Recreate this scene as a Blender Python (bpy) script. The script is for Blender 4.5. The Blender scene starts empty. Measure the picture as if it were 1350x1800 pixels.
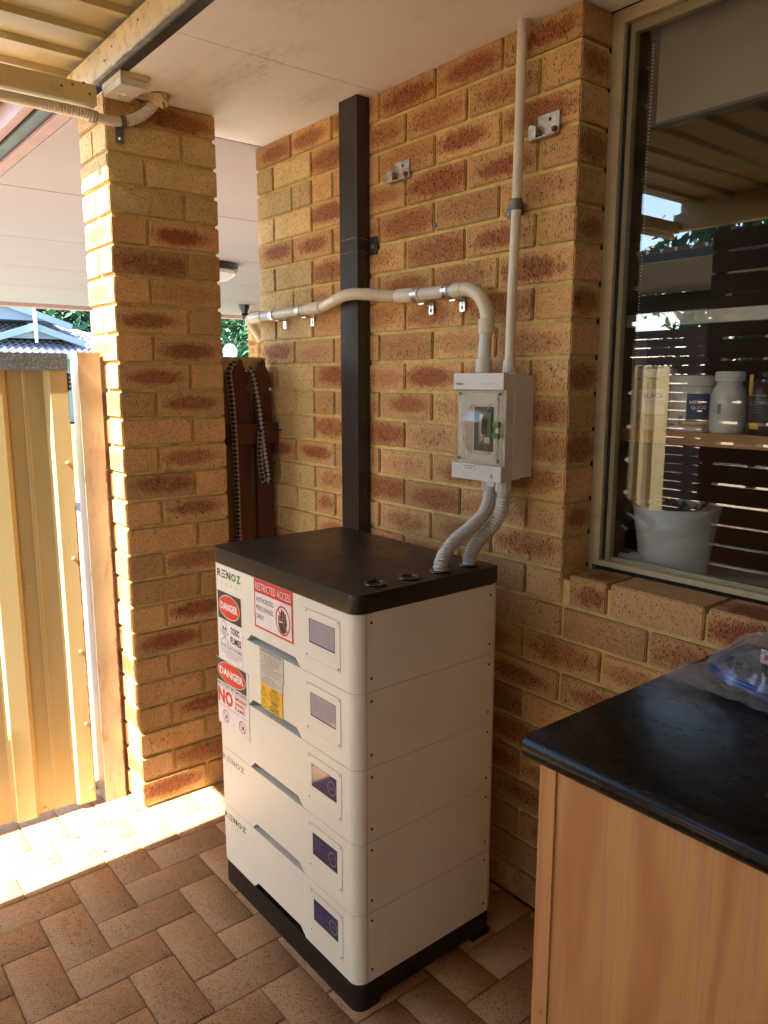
import bpy, bmesh, math, random
from mathutils import Vector, Matrix
R = math.radians
random.seed(7)
S = bpy.context.scene
COL = S.collection
# ------------------------------------------------------------------ camera
cd = bpy.data.cameras.new("camera"); cam = bpy.data.objects.new("camera", cd); COL.objects.link(cam)
yaw, pit = -0.890524, -0.169818
cam.location = (2.581847, -1.493089, 1.418)
cam.rotation_euler = (math.pi/2 + pit, 0.0, -yaw)
cd.sensor_fit = 'HORIZONTAL'; cd.sensor_width = 36.0; cd.lens = 36.0*1349.883/1350.0
cd.clip_start = 0.02; cd.clip_end = 600
S.camera = cam
# ------------------------------------------------------------------ world, sun, exposure
W = bpy.data.worlds.new("World"); S.world = W; W.use_nodes = True
nt = W.node_tree; nt.nodes.clear()
sky = nt.nodes.new('ShaderNodeTexSky'); sky.sky_type = 'NISHITA'; sky.sun_disc = False
sky.sun_elevation = R(49.7); sky.sun_rotation = R(180); sky.dust_density = 0.6; sky.air_density = 1.0
bg = nt.nodes.new('ShaderNodeBackground'); bg.inputs['Strength'].default_value = 0.115
wo = nt.nodes.new('ShaderNodeOutputWorld')
nt.links.new(sky.outputs[0], bg.inputs[0]); nt.links.new(bg.outputs[0], wo.inputs[0])
sl = bpy.data.lights.new("sun", 'SUN'); sl.energy = 4.4; sl.angle = R(0.5); sl.color = (1.0, 0.945, 0.82)
sun = bpy.data.objects.new("sun", sl); COL.objects.link(sun); sun.location = (0, -10, 12)
sun.rotation_euler = Vector((-0.021, 1.0, -1.18)).to_track_quat('-Z', 'Y').to_euler()
S.view_settings.view_transform = 'Standard'; S.view_settings.look = 'None'
S.view_settings.exposure = 3.3; S.view_settings.gamma = 1.0
S.render.engine = 'CYCLES'
S.cycles.max_bounces = 10; S.cycles.diffuse_bounces = 7; S.cycles.glossy_bounces = 4
S.cycles.transparent_max_bounces = 16; S.cycles.sample_clamp_indirect = 6.0

# ------------------------------------------------------------------ helpers
def new(name): return bmesh.new()
def islands(bm):
    seen = set(); out = []
    bm.verts.index_update()
    for v in bm.verts:
        if v in seen: continue
        st = [v]; seen.add(v); comp = []
        while st:
            a = st.pop(); comp.append(a)
            for e in a.link_edges:
                b = e.other_vert(a)
                if b not in seen: seen.add(b); st.append(b)
        out.append(comp)
    return out
def finish_split(name, bm, mats, parent=None, **kw):
    n = 0
    for comp in islands(bm):
        b2 = bmesh.new(); mp = {v: b2.verts.new(v.co) for v in comp}; fs = {f for v in comp for f in v.link_faces}
        for f in fs: q = b2.faces.new([mp[v] for v in f.verts]); q.material_index = f.material_index
        bmesh.ops.recalc_face_normals(b2, faces=b2.faces[:])
        finish(name, b2, mats, parent, **kw)
    bm.free()
def finish(name, bm, mats, parent=None, smooth=False, bevel=0, seg=1, angle=None):
    if bevel:
        es = [e for e in bm.edges if len(e.link_faces) == 2 and e.calc_face_angle(0) > 0.5]
        bmesh.ops.bevel(bm, geom=es, offset=bevel, segments=seg, profile=0.6, affect='EDGES', clamp_overlap=True)
    me = bpy.data.meshes.new(name); bm.to_mesh(me); bm.free()
    for m in (mats if isinstance(mats, (list, tuple)) else [mats]): me.materials.append(m)
    if smooth:
        for p in me.polygons: p.use_smooth = True
        me.set_sharp_from_angle(angle=angle or R(35))
    o = bpy.data.objects.new(name, me); COL.objects.link(o)
    if parent is not None: attach(o, parent)
    return o
def wloc(o):
    v = Vector((0, 0, 0))
    while o is not None: v = v + o.location; o = o.parent
    return v
BASE = {}
def attach(o, p):
    o.parent = p
    base = Vector((0, 0, 0)); q = p
    while q is not None:
        if q.type == 'EMPTY': base = q.location.copy()
        q = q.parent
    if p.type == 'EMPTY': o.matrix_parent_inverse = Matrix.Translation(-p.location)
def thing(name, label, cat, loc=(0, 0, 0), group=None):
    o = bpy.data.objects.new(name, None); o.empty_display_size = 0.05; COL.objects.link(o)
    o.location = loc; o['label'] = label; o['category'] = cat
    if group: o['group'] = group
    return o
def tag(o, label, cat, group=None, kind=None):
    if kind: o['kind'] = kind
    if label: o['label'] = label
    if cat: o['category'] = cat
    if group: o['group'] = group
    return o
def struct(o, label=None, cat=None):
    o['kind'] = 'structure'
    if label: o['label'] = label
    if cat: o['category'] = cat
    return o

def box(bm, x0, x1, y0, y1, z0, z1, mi=0):
    v = [bm.verts.new(p) for p in ((x0,y0,z0),(x1,y0,z0),(x1,y1,z0),(x0,y1,z0),(x0,y0,z1),(x1,y0,z1),(x1,y1,z1),(x0,y1,z1))]
    fs = []
    for q in ((0,3,2,1),(4,5,6,7),(0,1,5,4),(1,2,6,5),(2,3,7,6),(3,0,4,7)):
        f = bm.faces.new([v[i] for i in q]); f.material_index = mi; fs.append(f)
    return v, fs
def prism(bm, pts, ax, a, b, mi=0):
    """extrude 2-D outline pts (the two axes other than ax, in order) from a to b"""
    def P(p, t):
        l = [p[0], p[1]]; l.insert(ax, t); return l
    A = [bm.verts.new(P(p, a)) for p in pts]; B = [bm.verts.new(P(p, b)) for p in pts]
    n = len(pts)
    fs = [bm.faces.new(A), bm.faces.new(B[::-1])]
    for i in range(n): fs.append(bm.faces.new((A[i], B[i], B[(i+1) % n], A[(i+1) % n])))
    for f in fs: f.material_index = mi
    bmesh.ops.recalc_face_normals(bm, faces=fs)
    return fs
def frame_for(d):
    d = d.normalized(); u = d.cross(Vector((0, 0, 1)))
    if u.length < 1e-3: u = Vector((1, 0, 0))
    u.normalize(); return u, u.cross(d).normalized()
def tube(bm, pts, rad, seg=20, mi=0, caps=True):
    """rad: number or list"""
    P = [Vector(p) for p in pts]; n = len(P)
    rr = rad if isinstance(rad, (list, tuple)) else [rad]*n
    rings = []; pu = None
    for i in range(n):
        d = (P[min(i+1, n-1)] - P[max(i-1, 0)]).normalized()
        if pu is None: u, v = frame_for(d)
        else:
            u = (pu - d*pu.dot(d)); u.normalize(); v = u.cross(d).normalized()
        pu = u
        rings.append([bm.verts.new(P[i] + (u*math.cos(2*math.pi*k/seg) + v*math.sin(2*math.pi*k/seg))*rr[i]) for k in range(seg)])
    fs = []
    for i in range(n-1):
        for k in range(seg):
            fs.append(bm.faces.new((rings[i][k], rings[i][(k+1) % seg], rings[i+1][(k+1) % seg], rings[i+1][k])))
    if caps: fs.append(bm.faces.new(rings[0])); fs.append(bm.faces.new(rings[-1][::-1]))
    for f in fs: f.material_index = mi
    bmesh.ops.recalc_face_normals(bm, faces=fs)
def spline(pts, step=0.004):
    P = [Vector(p) for p in pts]; P = [P[0]*2-P[1]] + P + [P[-1]*2-P[-2]]
    dense = []
    for i in range(1, len(P)-2):
        a, b, c, d = P[i-1:i+3]
        for k in range(40):
            t = k/40
            dense.append(0.5*((2*b) + (-a+c)*t + (2*a-5*b+4*c-d)*t*t + (-a+3*b-3*c+d)*t**3))
    dense.append(P[-2])
    out = [dense[0]]; acc = 0
    for i in range(1, len(dense)):
        seg = dense[i]-dense[i-1]; L = seg.length
        while acc + L >= step and L > 0:
            t = (step-acc)/L; q = dense[i-1] + seg*t
            out.append(q.copy()); dense[i-1] = q; seg = dense[i]-q; L = seg.length; acc = 0
        acc += L
    out.append(dense[-1]); return out
def flex(bm, pts, r, pitch=0.0078, mi=0, seg=22, depth=0.0032):
    sp = spline(pts, pitch/4)
    rr = [r - depth*(0, .1, 1, .1)[i % 4] for i in range(len(sp))]
    tube(bm, sp, rr, seg, mi)
def lathe(bm, prof, c, seg=32, mi=0, axis='z'):
    rings = []
    for (r, h) in prof:
        if axis == 'z': rings.append([bm.verts.new((c[0]+r*math.cos(2*math.pi*k/seg), c[1]+r*math.sin(2*math.pi*k/seg), c[2]+h)) for k in range(seg)])
        elif axis == 'x': rings.append([bm.verts.new((c[0]+h, c[1]+r*math.cos(2*math.pi*k/seg), c[2]+r*math.sin(2*math.pi*k/seg))) for k in range(seg)])
        else: rings.append([bm.verts.new((c[0]+r*math.cos(2*math.pi*k/seg), c[1]+h, c[2]+r*math.sin(2*math.pi*k/seg))) for k in range(seg)])
    fs = []
    for i in range(len(rings)-1):
        for k in range(seg): fs.append(bm.faces.new((rings[i][k], rings[i][(k+1) % seg], rings[i+1][(k+1) % seg], rings[i+1][k])))
    fs.append(bm.faces.new(rings[0])); fs.append(bm.faces.new(rings[-1][::-1]))
    for f in fs: f.material_index = mi
    bmesh.ops.recalc_face_normals(bm, faces=fs)

# ---- flat artwork on a face: O origin, U right, V up, N outward; units metres
TC = {}
def text_geo(s, bold):
    k = (s, bold)
    if k in TC: return TC[k]
    cu = bpy.data.curves.new("tmp_text", 'FONT'); cu.body = s; cu.size = 1.0; cu.offset = bold; cu.resolution_u = 2
    cu.fill_mode = 'FRONT'
    ob = bpy.data.objects.new("tmp_text", cu); COL.objects.link(ob)
    dg = bpy.context.evaluated_depsgraph_get(); dg.update()
    me = bpy.data.meshes.new_from_object(ob.evaluated_get(dg))
    V = [(v.co.x, v.co.y) for v in me.vertices]; F = [tuple(p.vertices) for p in me.polygons]
    bpy.data.objects.remove(ob); bpy.data.curves.remove(cu); bpy.data.meshes.remove(me)
    xs = [v[0] for v in V]; ys = [v[1] for v in V]
    TC[k] = (V, F, min(xs), max(xs), min(ys), max(ys)); return TC[k]
class Art:
    def __init__(s, bm, O, U, V, N, step=0.00035): s.bm = bm; s.O = Vector(O); s.U = Vector(U); s.V = Vector(V); s.N = Vector(N); s.st = step
    def p(s, u, v, l): return s.O + s.U*u + s.V*v + s.N*(s.st*l)
    def poly(s, pts, mi, l=1):
        try: f = s.bm.faces.new([s.bm.verts.new(s.p(u, v, l)) for u, v in pts])
        except ValueError: return
        f.material_index = mi; f.normal_update()
        if f.normal.dot(s.N) < 0: f.normal_flip()
    def rect(s, u0, v0, u1, v1, mi, l=1): s.poly([(u0, v0), (u1, v0), (u1, v1), (u0, v1)], mi, l)
    def ell(s, u, v, ru, rv, mi, l=1, n=36): s.poly([(u+ru*math.cos(2*math.pi*k/n), v+rv*math.sin(2*math.pi*k/n)) for k in range(n)], mi, l)
    def ring(s, u, v, ru, rv, t, mi, l=1, n=36):
        for k in range(n):
            a, b = 2*math.pi*k/n, 2*math.pi*(k+1)/n
            s.poly([(u+ru*math.cos(a), v+rv*math.sin(a)), (u+ru*math.cos(b), v+rv*math.sin(b)), (u+(ru-t)*math.cos(b), v+(rv-t)*math.sin(b)), (u+(ru-t)*math.cos(a), v+(rv-t)*math.sin(a))], mi, l)
    def line(s, a, b, t, mi, l=1):
        d = Vector((b[0]-a[0], b[1]-a[1])); n = Vector((-d.y, d.x)).normalized()*t/2
        s.poly([(a[0]-n.x, a[1]-n.y), (b[0]-n.x, b[1]-n.y), (b[0]+n.x, b[1]+n.y), (a[0]+n.x, a[1]+n.y)], mi, l)
    def text(s, str_, u0, v0, u1, v1, mi, l=2, bold=0.0, keep=False, center=False):
        V, F, x0, x1, y0, y1 = text_geo(str_, bold)
        su = (u1-u0)/(x1-x0); sv = (v1-v0)/(y1-y0)
        if keep:
            su = min(su, sv*1.05)
        off = (u1-u0-su*(x1-x0))/2 if center else 0
        vs = [s.bm.verts.new(s.p(u0+off+(x-x0)*su, v0+(y-y0)*sv, l)) for x, y in V]
        for f in F:
            try: q = s.bm.faces.new([vs[i] for i in f])
            except ValueError: continue
            q.material_index = mi; q.normal_update()
            if q.normal.dot(s.N) < 0: q.normal_flip()

# ------------------------------------------------------------------ materials
def nodes(name):
    m = bpy.data.materials.new(name); m.use_nodes = True; t = m.node_tree; t.nodes.clear()
    b = t.nodes.new('ShaderNodeBsdfPrincipled'); o = t.nodes.new('ShaderNodeOutputMaterial')
    t.links.new(b.outputs[0], o.inputs[0]); return m, t, b
def N(t, typ, **kw):
    n = t.nodes.new(typ)
    for k, v in kw.items():
        if k.startswith('i_'): n.inputs[k[2:].replace('_', ' ')].default_value = v
        else: setattr(n, k, v)
    return n
def coords(t, scale=(1, 1, 1)):
    tc = N(t, 'ShaderNodeTexCoord'); mp = N(t, 'ShaderNodeMapping'); mp.inputs['Scale'].default_value = scale
    t.links.new(tc.outputs['Object'], mp.inputs[0]); return mp.outputs[0]
def ramp(t, src, p0, p1, c0=(0, 0, 0, 1), c1=(1, 1, 1, 1)):
    r = N(t, 'ShaderNodeValToRGB'); r.color_ramp.elements[0].position = p0; r.color_ramp.elements[1].position = p1
    r.color_ramp.elements[0].color = c0; r.color_ramp.elements[1].color = c1
    t.links.new(src, r.inputs[0]); return r.outputs[0]
def mix(t, fac, a, b, mode='MIX'):
    n = N(t, 'ShaderNodeMix', data_type='RGBA', blend_type=mode)
    for sock, v in ((0, fac), (6, a), (7, b)):
        if hasattr(v, 'links') or hasattr(v, 'is_linked'): t.links.new(v, n.inputs[sock])
        else: n.inputs[sock].default_value = v if sock == 0 else (v if len(v) == 4 else (*v, 1))
    return n.outputs[2]
def math_(t, op, a, b=None, clamp=False):
    n = N(t, 'ShaderNodeMath', operation=op, use_clamp=clamp)
    for i, v in enumerate((a, b)):
        if v is None: continue
        if isinstance(v, (int, float)): n.inputs[i].default_value = v
        else: t.links.new(v, n.inputs[i])
    return n.outputs[0]
def noise(t, vec, scale, detail=3, rough=.55):
    n = N(t, 'ShaderNodeTexNoise'); n.inputs['Scale'].default_value = scale; n.inputs['Detail'].default_value = detail
    n.inputs['Roughness'].default_value = rough; t.links.new(vec, n.inputs['Vector']); return n.outputs['Fac']
def bump(t, b, h, strength=.4, dist=.002):
    n = N(t, 'ShaderNodeBump'); n.inputs['Strength'].default_value = strength; n.inputs['Distance'].default_value = dist
    t.links.new(h, n.inputs['Height']); t.links.new(n.outputs[0], b.inputs['Normal'])

def M(name, col, rough=.5, metal=0, var=.12, vs=9, bmp=0.0, bs=120, stretch=(1, 1, 1), dirt=None, dirt_amt=.3, dirt_scale=14, spec=.5, rvar=.12, coat=0):
    m, t, b = nodes(name)
    v = coords(t, stretch)
    n1 = noise(t, v, vs, 5)
    c = mix(t, ramp(t, n1, .3, .7), tuple(x*(1-var) for x in col), tuple(min(1, x*(1+var)) for x in col))
    if dirt:
        n2 = noise(t, v, dirt_scale, 6, .7)
        c = mix(t, math_(t, 'MULTIPLY', ramp(t, n2, .52, .72), dirt_amt), c, dirt)
    t.links.new(c, b.inputs['Base Color'])
    n3 = noise(t, v, vs*4, 3)
    rr = N(t, 'ShaderNodeMapRange'); t.links.new(n3, rr.inputs[0]); rr.inputs[3].default_value = max(.02, rough-rvar); rr.inputs[4].default_value = min(1, rough+rvar)
    t.links.new(rr.outputs[0], b.inputs['Roughness'])
    b.inputs['Metallic'].default_value = metal; b.inputs['Specular IOR Level'].default_value = spec
    if coat: b.inputs['Coat Weight'].default_value = coat; b.inputs['Coat Roughness'].default_value = .08
    if bmp: bump(t, b, noise(t, v, bs, 4, .6), bmp, .002)
    return m
def flat(name, col, rough=.5, spec=.4): return M(name, col, rough, var=.05, vs=30, spec=spec, rvar=.05)

def brick_mat(name, tan, pale, patch, drag=(1, 1, .38), speck=.9, gv=.5, st=.60):
    m, t, b = nodes(name)
    at = N(t, 'ShaderNodeAttribute', attribute_name='bk'); sp = N(t, 'ShaderNodeSeparateColor'); t.links.new(at.outputs['Color'], sp.inputs[0])
    P, G, L = sp.outputs
    v = coords(t); vd = coords(t, drag)
    uv = N(t, 'ShaderNodeUVMap', uv_map='UVMap'); um = N(t, 'ShaderNodeMapping'); um.inputs['Scale'].default_value = (1/.86, 1/.70, 1); t.links.new(uv.outputs[0], um.inputs[0])
    oc = N(t, 'ShaderNodeCombineXYZ'); t.links.new(math_(t, 'MULTIPLY', math_(t, 'SUBTRACT', G, .5), .55), oc.inputs[0]); t.links.new(math_(t, 'MULTIPLY', math_(t, 'SINE', math_(t, 'MULTIPLY', G, 57.0)), .22), oc.inputs[1])
    ua = N(t, 'ShaderNodeVectorMath', operation='ADD'); t.links.new(um.outputs[0], ua.inputs[0]); t.links.new(oc.outputs[0], ua.inputs[1])
    us = N(t, 'ShaderNodeVectorMath', operation='SCALE'); t.links.new(ua.outputs[0], us.inputs[0]); t.links.new(math_(t, 'ADD', .86, math_(t, 'MULTIPLY', math_(t, 'SINE', math_(t, 'MULTIPLY', G, 131.0)), .16)), us.inputs['Scale'])
    ln = N(t, 'ShaderNodeVectorMath', operation='LENGTH'); t.links.new(us.outputs[0], ln.inputs[0])
    nb = noise(t, v, 38, 4, .6); nf = noise(t, vd, 330, 2, .7)
    d = math_(t, 'ADD', ln.outputs['Value'], math_(t, 'MULTIPLY', math_(t, 'SUBTRACT', nb, .5), .8))
    d = math_(t, 'ADD', d, math_(t, 'MULTIPLY', math_(t, 'SUBTRACT', nf, .5), .9))
    pm = math_(t, 'MULTIPLY', ramp(t, math_(t, 'MULTIPLY', d, .7), .42, .80, (1, 1, 1, 1), (0, 0, 0, 1)), P, True)
    base = mix(t, L, tan, pale)
    # per brick tone and soft blotches
    g2 = math_(t, 'ADD', math_(t, 'MULTIPLY', G, gv), 1-gv/2)
    cg = N(t, 'ShaderNodeCombineColor'); [t.links.new(g2, cg.inputs[i]) for i in range(3)]
    base = mix(t, 1.0, base, cg.outputs[0], 'MULTIPLY')
    bl = ramp(t, noise(t, v, 16, 4), .3, .72)
    base = mix(t, math_(t, 'MULTIPLY', bl, .32), base, tuple(x*.62 for x in tan))
    c = mix(t, pm, base, patch)
    # dark iron speckle, dragged
    s1 = noise(t, vd, 420, 2, .5); s2 = noise(t, v, 60, 3)
    th = math_(t, 'ADD', s1, math_(t, 'MULTIPLY', math_(t, 'SUBTRACT', s2, .5), .22))
    sm = ramp(t, math_(t, 'ADD', th, math_(t, 'MULTIPLY', pm, .05)), st, st+.06)
    c = mix(t, math_(t, 'MULTIPLY', sm, speck), c, (.035, .018, .012))
    # lighter grog
    s3 = noise(t, vd, 360, 1, .5); mp3 = ramp(t, s3, .30, .36, (1, 1, 1, 1), (0, 0, 0, 1))
    c = mix(t, math_(t, 'MULTIPLY', mp3, .35), c, (.62, .45, .26))
    vo = N(t, 'ShaderNodeTexVoronoi'); vo.inputs['Scale'].default_value = 210; t.links.new(v, vo.inputs['Vector'])
    w1 = ramp(t, vo.outputs['Distance'], .12, .2, (1, 1, 1, 1), (0, 0, 0, 1))
    sc = N(t, 'ShaderNodeSeparateColor'); t.links.new(vo.outputs['Color'], sc.inputs[0])
    w = math_(t, 'MULTIPLY', w1, math_(t, 'GREATER_THAN', sc.outputs[0], .93))
    c = mix(t, w, c, (.75, .62, .42))
    sme = ramp(t, noise(t, coords(t, (1, 1, 1.3)), 19, 6, .65), .60, .70)
    c = mix(t, math_(t, 'MULTIPLY', sme, .38), c, (.50, .36, .18))
    grime = ramp(t, noise(t, coords(t, (1, 1, .5)), 3.2, 5, .6), .5, .75)
    c = mix(t, math_(t, 'MULTIPLY', grime, .22), c, (.16, .09, .045))
    t.links.new(c, b.inputs['Base Color']); b.inputs['Roughness'].default_value = .82; b.inputs['Specular IOR Level'].default_value = .25
    h = math_(t, 'SUBTRACT', math_(t, 'ADD', math_(t, 'MULTIPLY', noise(t, vd, 150, 5, .7), 1.0), math_(t, 'MULTIPLY', noise(t, v, 30, 3), .8)), math_(t, 'MULTIPLY', sm, .5))
    bump(t, b, h, .9, .0022)
    return m

BR = brick_mat("brick_face", (.57, .325, .130), (.61, .43, .185), (.285, .088, .028))
PV = brick_mat("paver_face", (.52, .305, .155), (.55, .335, .175), (.46, .25, .11), (1, .5, 1), .75, .2, .59)
MO = M("mortar", (.55, .40, .13), .95, var=.2, vs=30, bmp=.6, bs=260, dirt=(.12, .08, .04), dirt_amt=.5)
JS = M("joint_sand", (.30, .19, .11), 1, var=.3, vs=60, bmp=.6, bs=400)
def soffit_mat():
    m, t, b = nodes("soffit_paint"); v = coords(t)
    c = mix(t, ramp(t, noise(t, v, 2.5, 4), .35, .7), (.83, .77, .69), (.79, .725, .64))
    d = ramp(t, noise(t, coords(t, (.5, 1.4, 1)), 5, 6, .7), .54, .74); c = mix(t, math_(t, 'MULTIPLY', d, .30), c, (.40, .30, .20))
    for (px, py, sx, sy, am) in ((.64, -.37, 3.6, 12.0, .55), (.30, -.50, 4, 9, .35), (.52, -.12, 5, 14, .35), (1.1, -.45, 3, 12, .25)):
        mp = N(t, 'ShaderNodeMapping', vector_type='POINT'); mp.inputs['Location'].default_value = (-px*sx, -py*sy, 0); mp.inputs['Scale'].default_value = (sx, sy, 0)
        tc = N(t, 'ShaderNodeTexCoord'); t.links.new(tc.outputs['Object'], mp.inputs[0])
        ln = N(t, 'ShaderNodeVectorMath', operation='LENGTH'); t.links.new(mp.outputs[0], ln.inputs[0])
        k = ramp(t, ln.outputs['Value'], .1, 1.0, (1, 1, 1, 1), (0, 0, 0, 1)); st = ramp(t, noise(t, coords(t, (1, 2.5, 1)), 26, 7, .75), .46, .66)
        c = mix(t, math_(t, 'MULTIPLY', math_(t, 'MULTIPLY', k, st), am), c, (.30, .21, .12))
    t.links.new(c, b.inputs['Base Color']); b.inputs['Roughness'].default_value = .65; bump(t, b, noise(t, v, 55, 4), .06); return m
SOF = soffit_mat()
SOP = M("porch_ceiling_paint", (.36, .31, .315), .7, var=.03, vs=3, bmp=.03, bs=60, stretch=(1, .3, 1))
DRK = M("dark_void", (.012, .011, .010), .9)
CREAM = M("cream_steel", (.58, .44, .22), .45, var=.08, vs=6, bmp=.08, bs=30, dirt=(.30, .17, .07), dirt_amt=.45, dirt_scale=20)
CREAM2 = M("cream_steel_scuffed", (.62, .47, .25), .5, var=.1, vs=10, bmp=.15, bs=40, dirt=(.10, .055, .03), dirt_amt=.8, dirt_scale=24)
ROOFM = M("cream_roof_sheet", (.42, .325, .15), .42, var=.08, vs=4, dirt=(.30, .2, .09), dirt_amt=.3)
GATE = M("cream_gate_steel", (.50, .385, .18), .33, var=.07, vs=5, bmp=.05, bs=20, dirt=(.42, .25, .10), dirt_amt=.35, dirt_scale=9, stretch=(1, 1, .25), spec=.6)
POSTM = M("cream_post_steel", (.47, .40, .30), .36, var=.08, vs=6, dirt=(.36, .14, .05), dirt_amt=.7, dirt_scale=30, stretch=(1, 1, .35), spec=.6)
RUST = M("rust", (.22, .075, .025), .9, var=.3, vs=60, bmp=.5, bs=300)
GRAN = M("grainy_dark_rail", (.055, .052, .048), .8, var=.5, vs=160, bmp=.6, bs=420, dirt=(.25, .24, .21), dirt_amt=.8, dirt_scale=170)
BLKST = M("black_steel_post", (.022, .017, .014), .38, var=.25, vs=8, dirt=(.12, .08, .05), dirt_amt=.25, dirt_scale=60, stretch=(1, 1, .3))
SCR = M("scratch_orange", (.35, .13, .05), .8)
PVC = M("cream_conduit", (.60, .53, .40), .36, var=.05, vs=14, dirt=(.42, .33, .2), dirt_amt=.25, dirt_scale=20)
PVG = M("grey_conduit", (.50, .47, .40), .36, var=.05, vs=14)
PVD = M("dark_grey_plastic", (.115, .115, .115), .45, var=.1, vs=30)
ISO = M("isolator_grey_plastic", (.56, .52, .44), .38, var=.03, vs=8)
ZINC = M("zinc_plate", (.62, .62, .60), .3, 1, var=.15, vs=30)
GALV = M("galvanised_plate", (.42, .39, .33), .5, .85, var=.35, vs=40, dirt=(.2, .12, .06), dirt_amt=.5, dirt_scale=50)
CAB = M("cabinet_white_powdercoat", (.77, .725, .595), .42, var=.03, vs=3, bmp=.03, bs=900, spec=.4, dirt=(.50, .42, .30), dirt_amt=.16, dirt_scale=7)
CABD = flat("cabinet_seam_dark", (.10, .085, .065))
CABG = flat("cabinet_recess_grey", (.30, .31, .285), .5)
BLK = M("black_powdercoat", (.014, .011, .009), .38, var=.1, vs=6, bmp=.04, bs=800, spec=.45)
BLKG = flat("black_gloss_rubber", (.01, .01, .01), .22, .6)
SCRN = M("display_glass", (.035, .035, .11), .07, var=.05, vs=5, spec=.9, rvar=.02)
SCRP = M('display_glass_pale_reflection', (.34, .32, .36), .10, var=.05, vs=5, spec=.8, rvar=.02)  # pale base stands in for bright reflections on the upper two displays
RED = flat("sticker_red", (.66, .05, .035), .4); WHT = flat("sticker_white", (.78, .72, .68), .4)
STK = flat("sticker_olive_black", (.055, .055, .035), .4); INK = flat("print_black", (.03, .028, .025), .5)
YEL = flat("sticker_yellow", (.80, .47, .03), .4); GRN = flat("logo_green", (.10, .25, .05), .5); GRY = flat("print_grey", (.35, .33, .28), .5)
LAB = flat("label_silver", (.58, .54, .45), .35); ORG = flat("label_orange", (.65, .33, .05), .5); BLU = flat("label_blue", (.03, .06, .2), .5)
GRY2 = flat('print_mid_grey', (.22, .20, .15), .5)
GRNP = flat("green_plastic", (.06, .19, .025), .4)
ALU = M("window_frame_beige", (.43, .35, .22), .4, .25, var=.06, vs=8, dirt=(.2, .14, .07), dirt_amt=.3, dirt_scale=40)
ALUD = M("window_sash_olive", (.26, .22, .12), .4, .25, var=.06)
WOODD = M("red_brown_stained_timber", (.115, .032, .018), .6, var=.2, vs=12, bmp=.25, bs=60, stretch=(1, 1, .12))
MERB = M("dark_slat_timber", (.075, .026, .017), .55, var=.3, vs=10, bmp=.2, bs=40, stretch=(.1, 1, 1))
BENCH = M("black_stone_laminate", (.008, .007, .006), .25, var=.6, vs=14, dirt=(.06, .05, .035), dirt_amt=.4, dirt_scale=60, stretch=(.45, 1, 1), spec=.2, rvar=.12)
SHELFM = M("oak_shelf", (.42, .20, .06), .5, var=.2, vs=14, stretch=(.1, 1, 1))
WPL = flat("white_plastic", (.72, .70, .68), .35); WPOT = flat("white_glazed_pot", (.66, .66, .68), .2)
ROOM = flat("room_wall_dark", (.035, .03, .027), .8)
PINK = M("pink_fascia_paint", (.40, .25, .23), .6, var=.1, vs=20, bmp=.3, bs=120, stretch=(.4, 1, 1))
ASPH = M("tan_concrete", (.46, .37, .235), .9, var=.15, vs=20, bmp=.3, bs=100)

def wood_mat():
    m, t, b = nodes("blond_veneer")
    v = coords(t, (1, 1, .17)); n = noise(t, v, 3.6, 3, .45)
    w = math_(t, 'SINE', math_(t, 'MULTIPLY', n, 60.0)); w = math_(t, 'ADD', math_(t, 'MULTIPLY', w, .5), .5)
    c = mix(t, ramp(t, w, .0, .6), (.50, .215, .07), (.62, .325, .12))
    n2 = noise(t, coords(t, (1, 1, .06)), 11, 4, .6)
    c = mix(t, math_(t, 'MULTIPLY', ramp(t, n2, .35, .7), .6), c, (.48, .21, .08))
    c = mix(t, math_(t, 'MULTIPLY', ramp(t, noise(t, coords(t, (1, 1, .02)), 300, 3), .5, .65), .3), c, (.42, .17, .05))
    c = mix(t, ramp(t, noise(t, coords(t, (1, 1, .5)), 30, 2), .78, .81), c, (.20, .08, .03))
    t.links.new(c, b.inputs['Base Color']); b.inputs['Roughness'].default_value = .42
    return m
WOOD = wood_mat()
def glass_mat(name, ior=1.5, tint=(1, 1, 1), rough=.0, haze=0.0):
    m = bpy.data.materials.new(name); m.use_nodes = True; t = m.node_tree; t.nodes.clear()
    o = N(t, 'ShaderNodeOutputMaterial'); mx = N(t, 'ShaderNodeMixShader'); tr = N(t, 'ShaderNodeBsdfTransparent'); gl = N(t, 'ShaderNodeBsdfGlossy')
    gm = N(t, 'ShaderNodeNewGeometry'); dp = N(t, 'ShaderNodeVectorMath', operation='DOT_PRODUCT'); t.links.new(gm.outputs['Normal'], dp.inputs[0]); t.links.new(gm.outputs['Incoming'], dp.inputs[1])
    f0 = ((ior-1)/(ior+1))**2; fr = math_(t, 'ADD', math_(t, 'MULTIPLY', math_(t, 'POWER', math_(t, 'SUBTRACT', 1.0, math_(t, 'ABSOLUTE', dp.outputs['Value'])), 5.0), 1-f0), f0); tr.inputs[0].default_value = (*tint, 1); gl.inputs['Roughness'].default_value = rough
    t.links.new(fr, mx.inputs[0]); t.links.new(tr.outputs[0], mx.inputs[1]); t.links.new(gl.outputs[0], mx.inputs[2])
    out = mx.outputs[0]
    if haze:
        df = N(t, 'ShaderNodeBsdfDiffuse'); df.inputs[0].default_value = (.8, .8, .78, 1); m2 = N(t, 'ShaderNodeMixShader')
        nz = noise(t, coords(t), 40, 4); t.links.new(math_(t, 'MULTIPLY', nz, haze*2), m2.inputs[0]); t.links.new(out, m2.inputs[1]); t.links.new(df.outputs[0], m2.inputs[2]); out = m2.outputs[0]
    t.links.new(out, o.inputs[0]); return m
GLASS = glass_mat("window_glass", 1.85, (.93, .95, .93))
CLEAR = glass_mat("clear_polycarbonate", 1.5, (.96, .95, .92), .03, .012)
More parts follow.
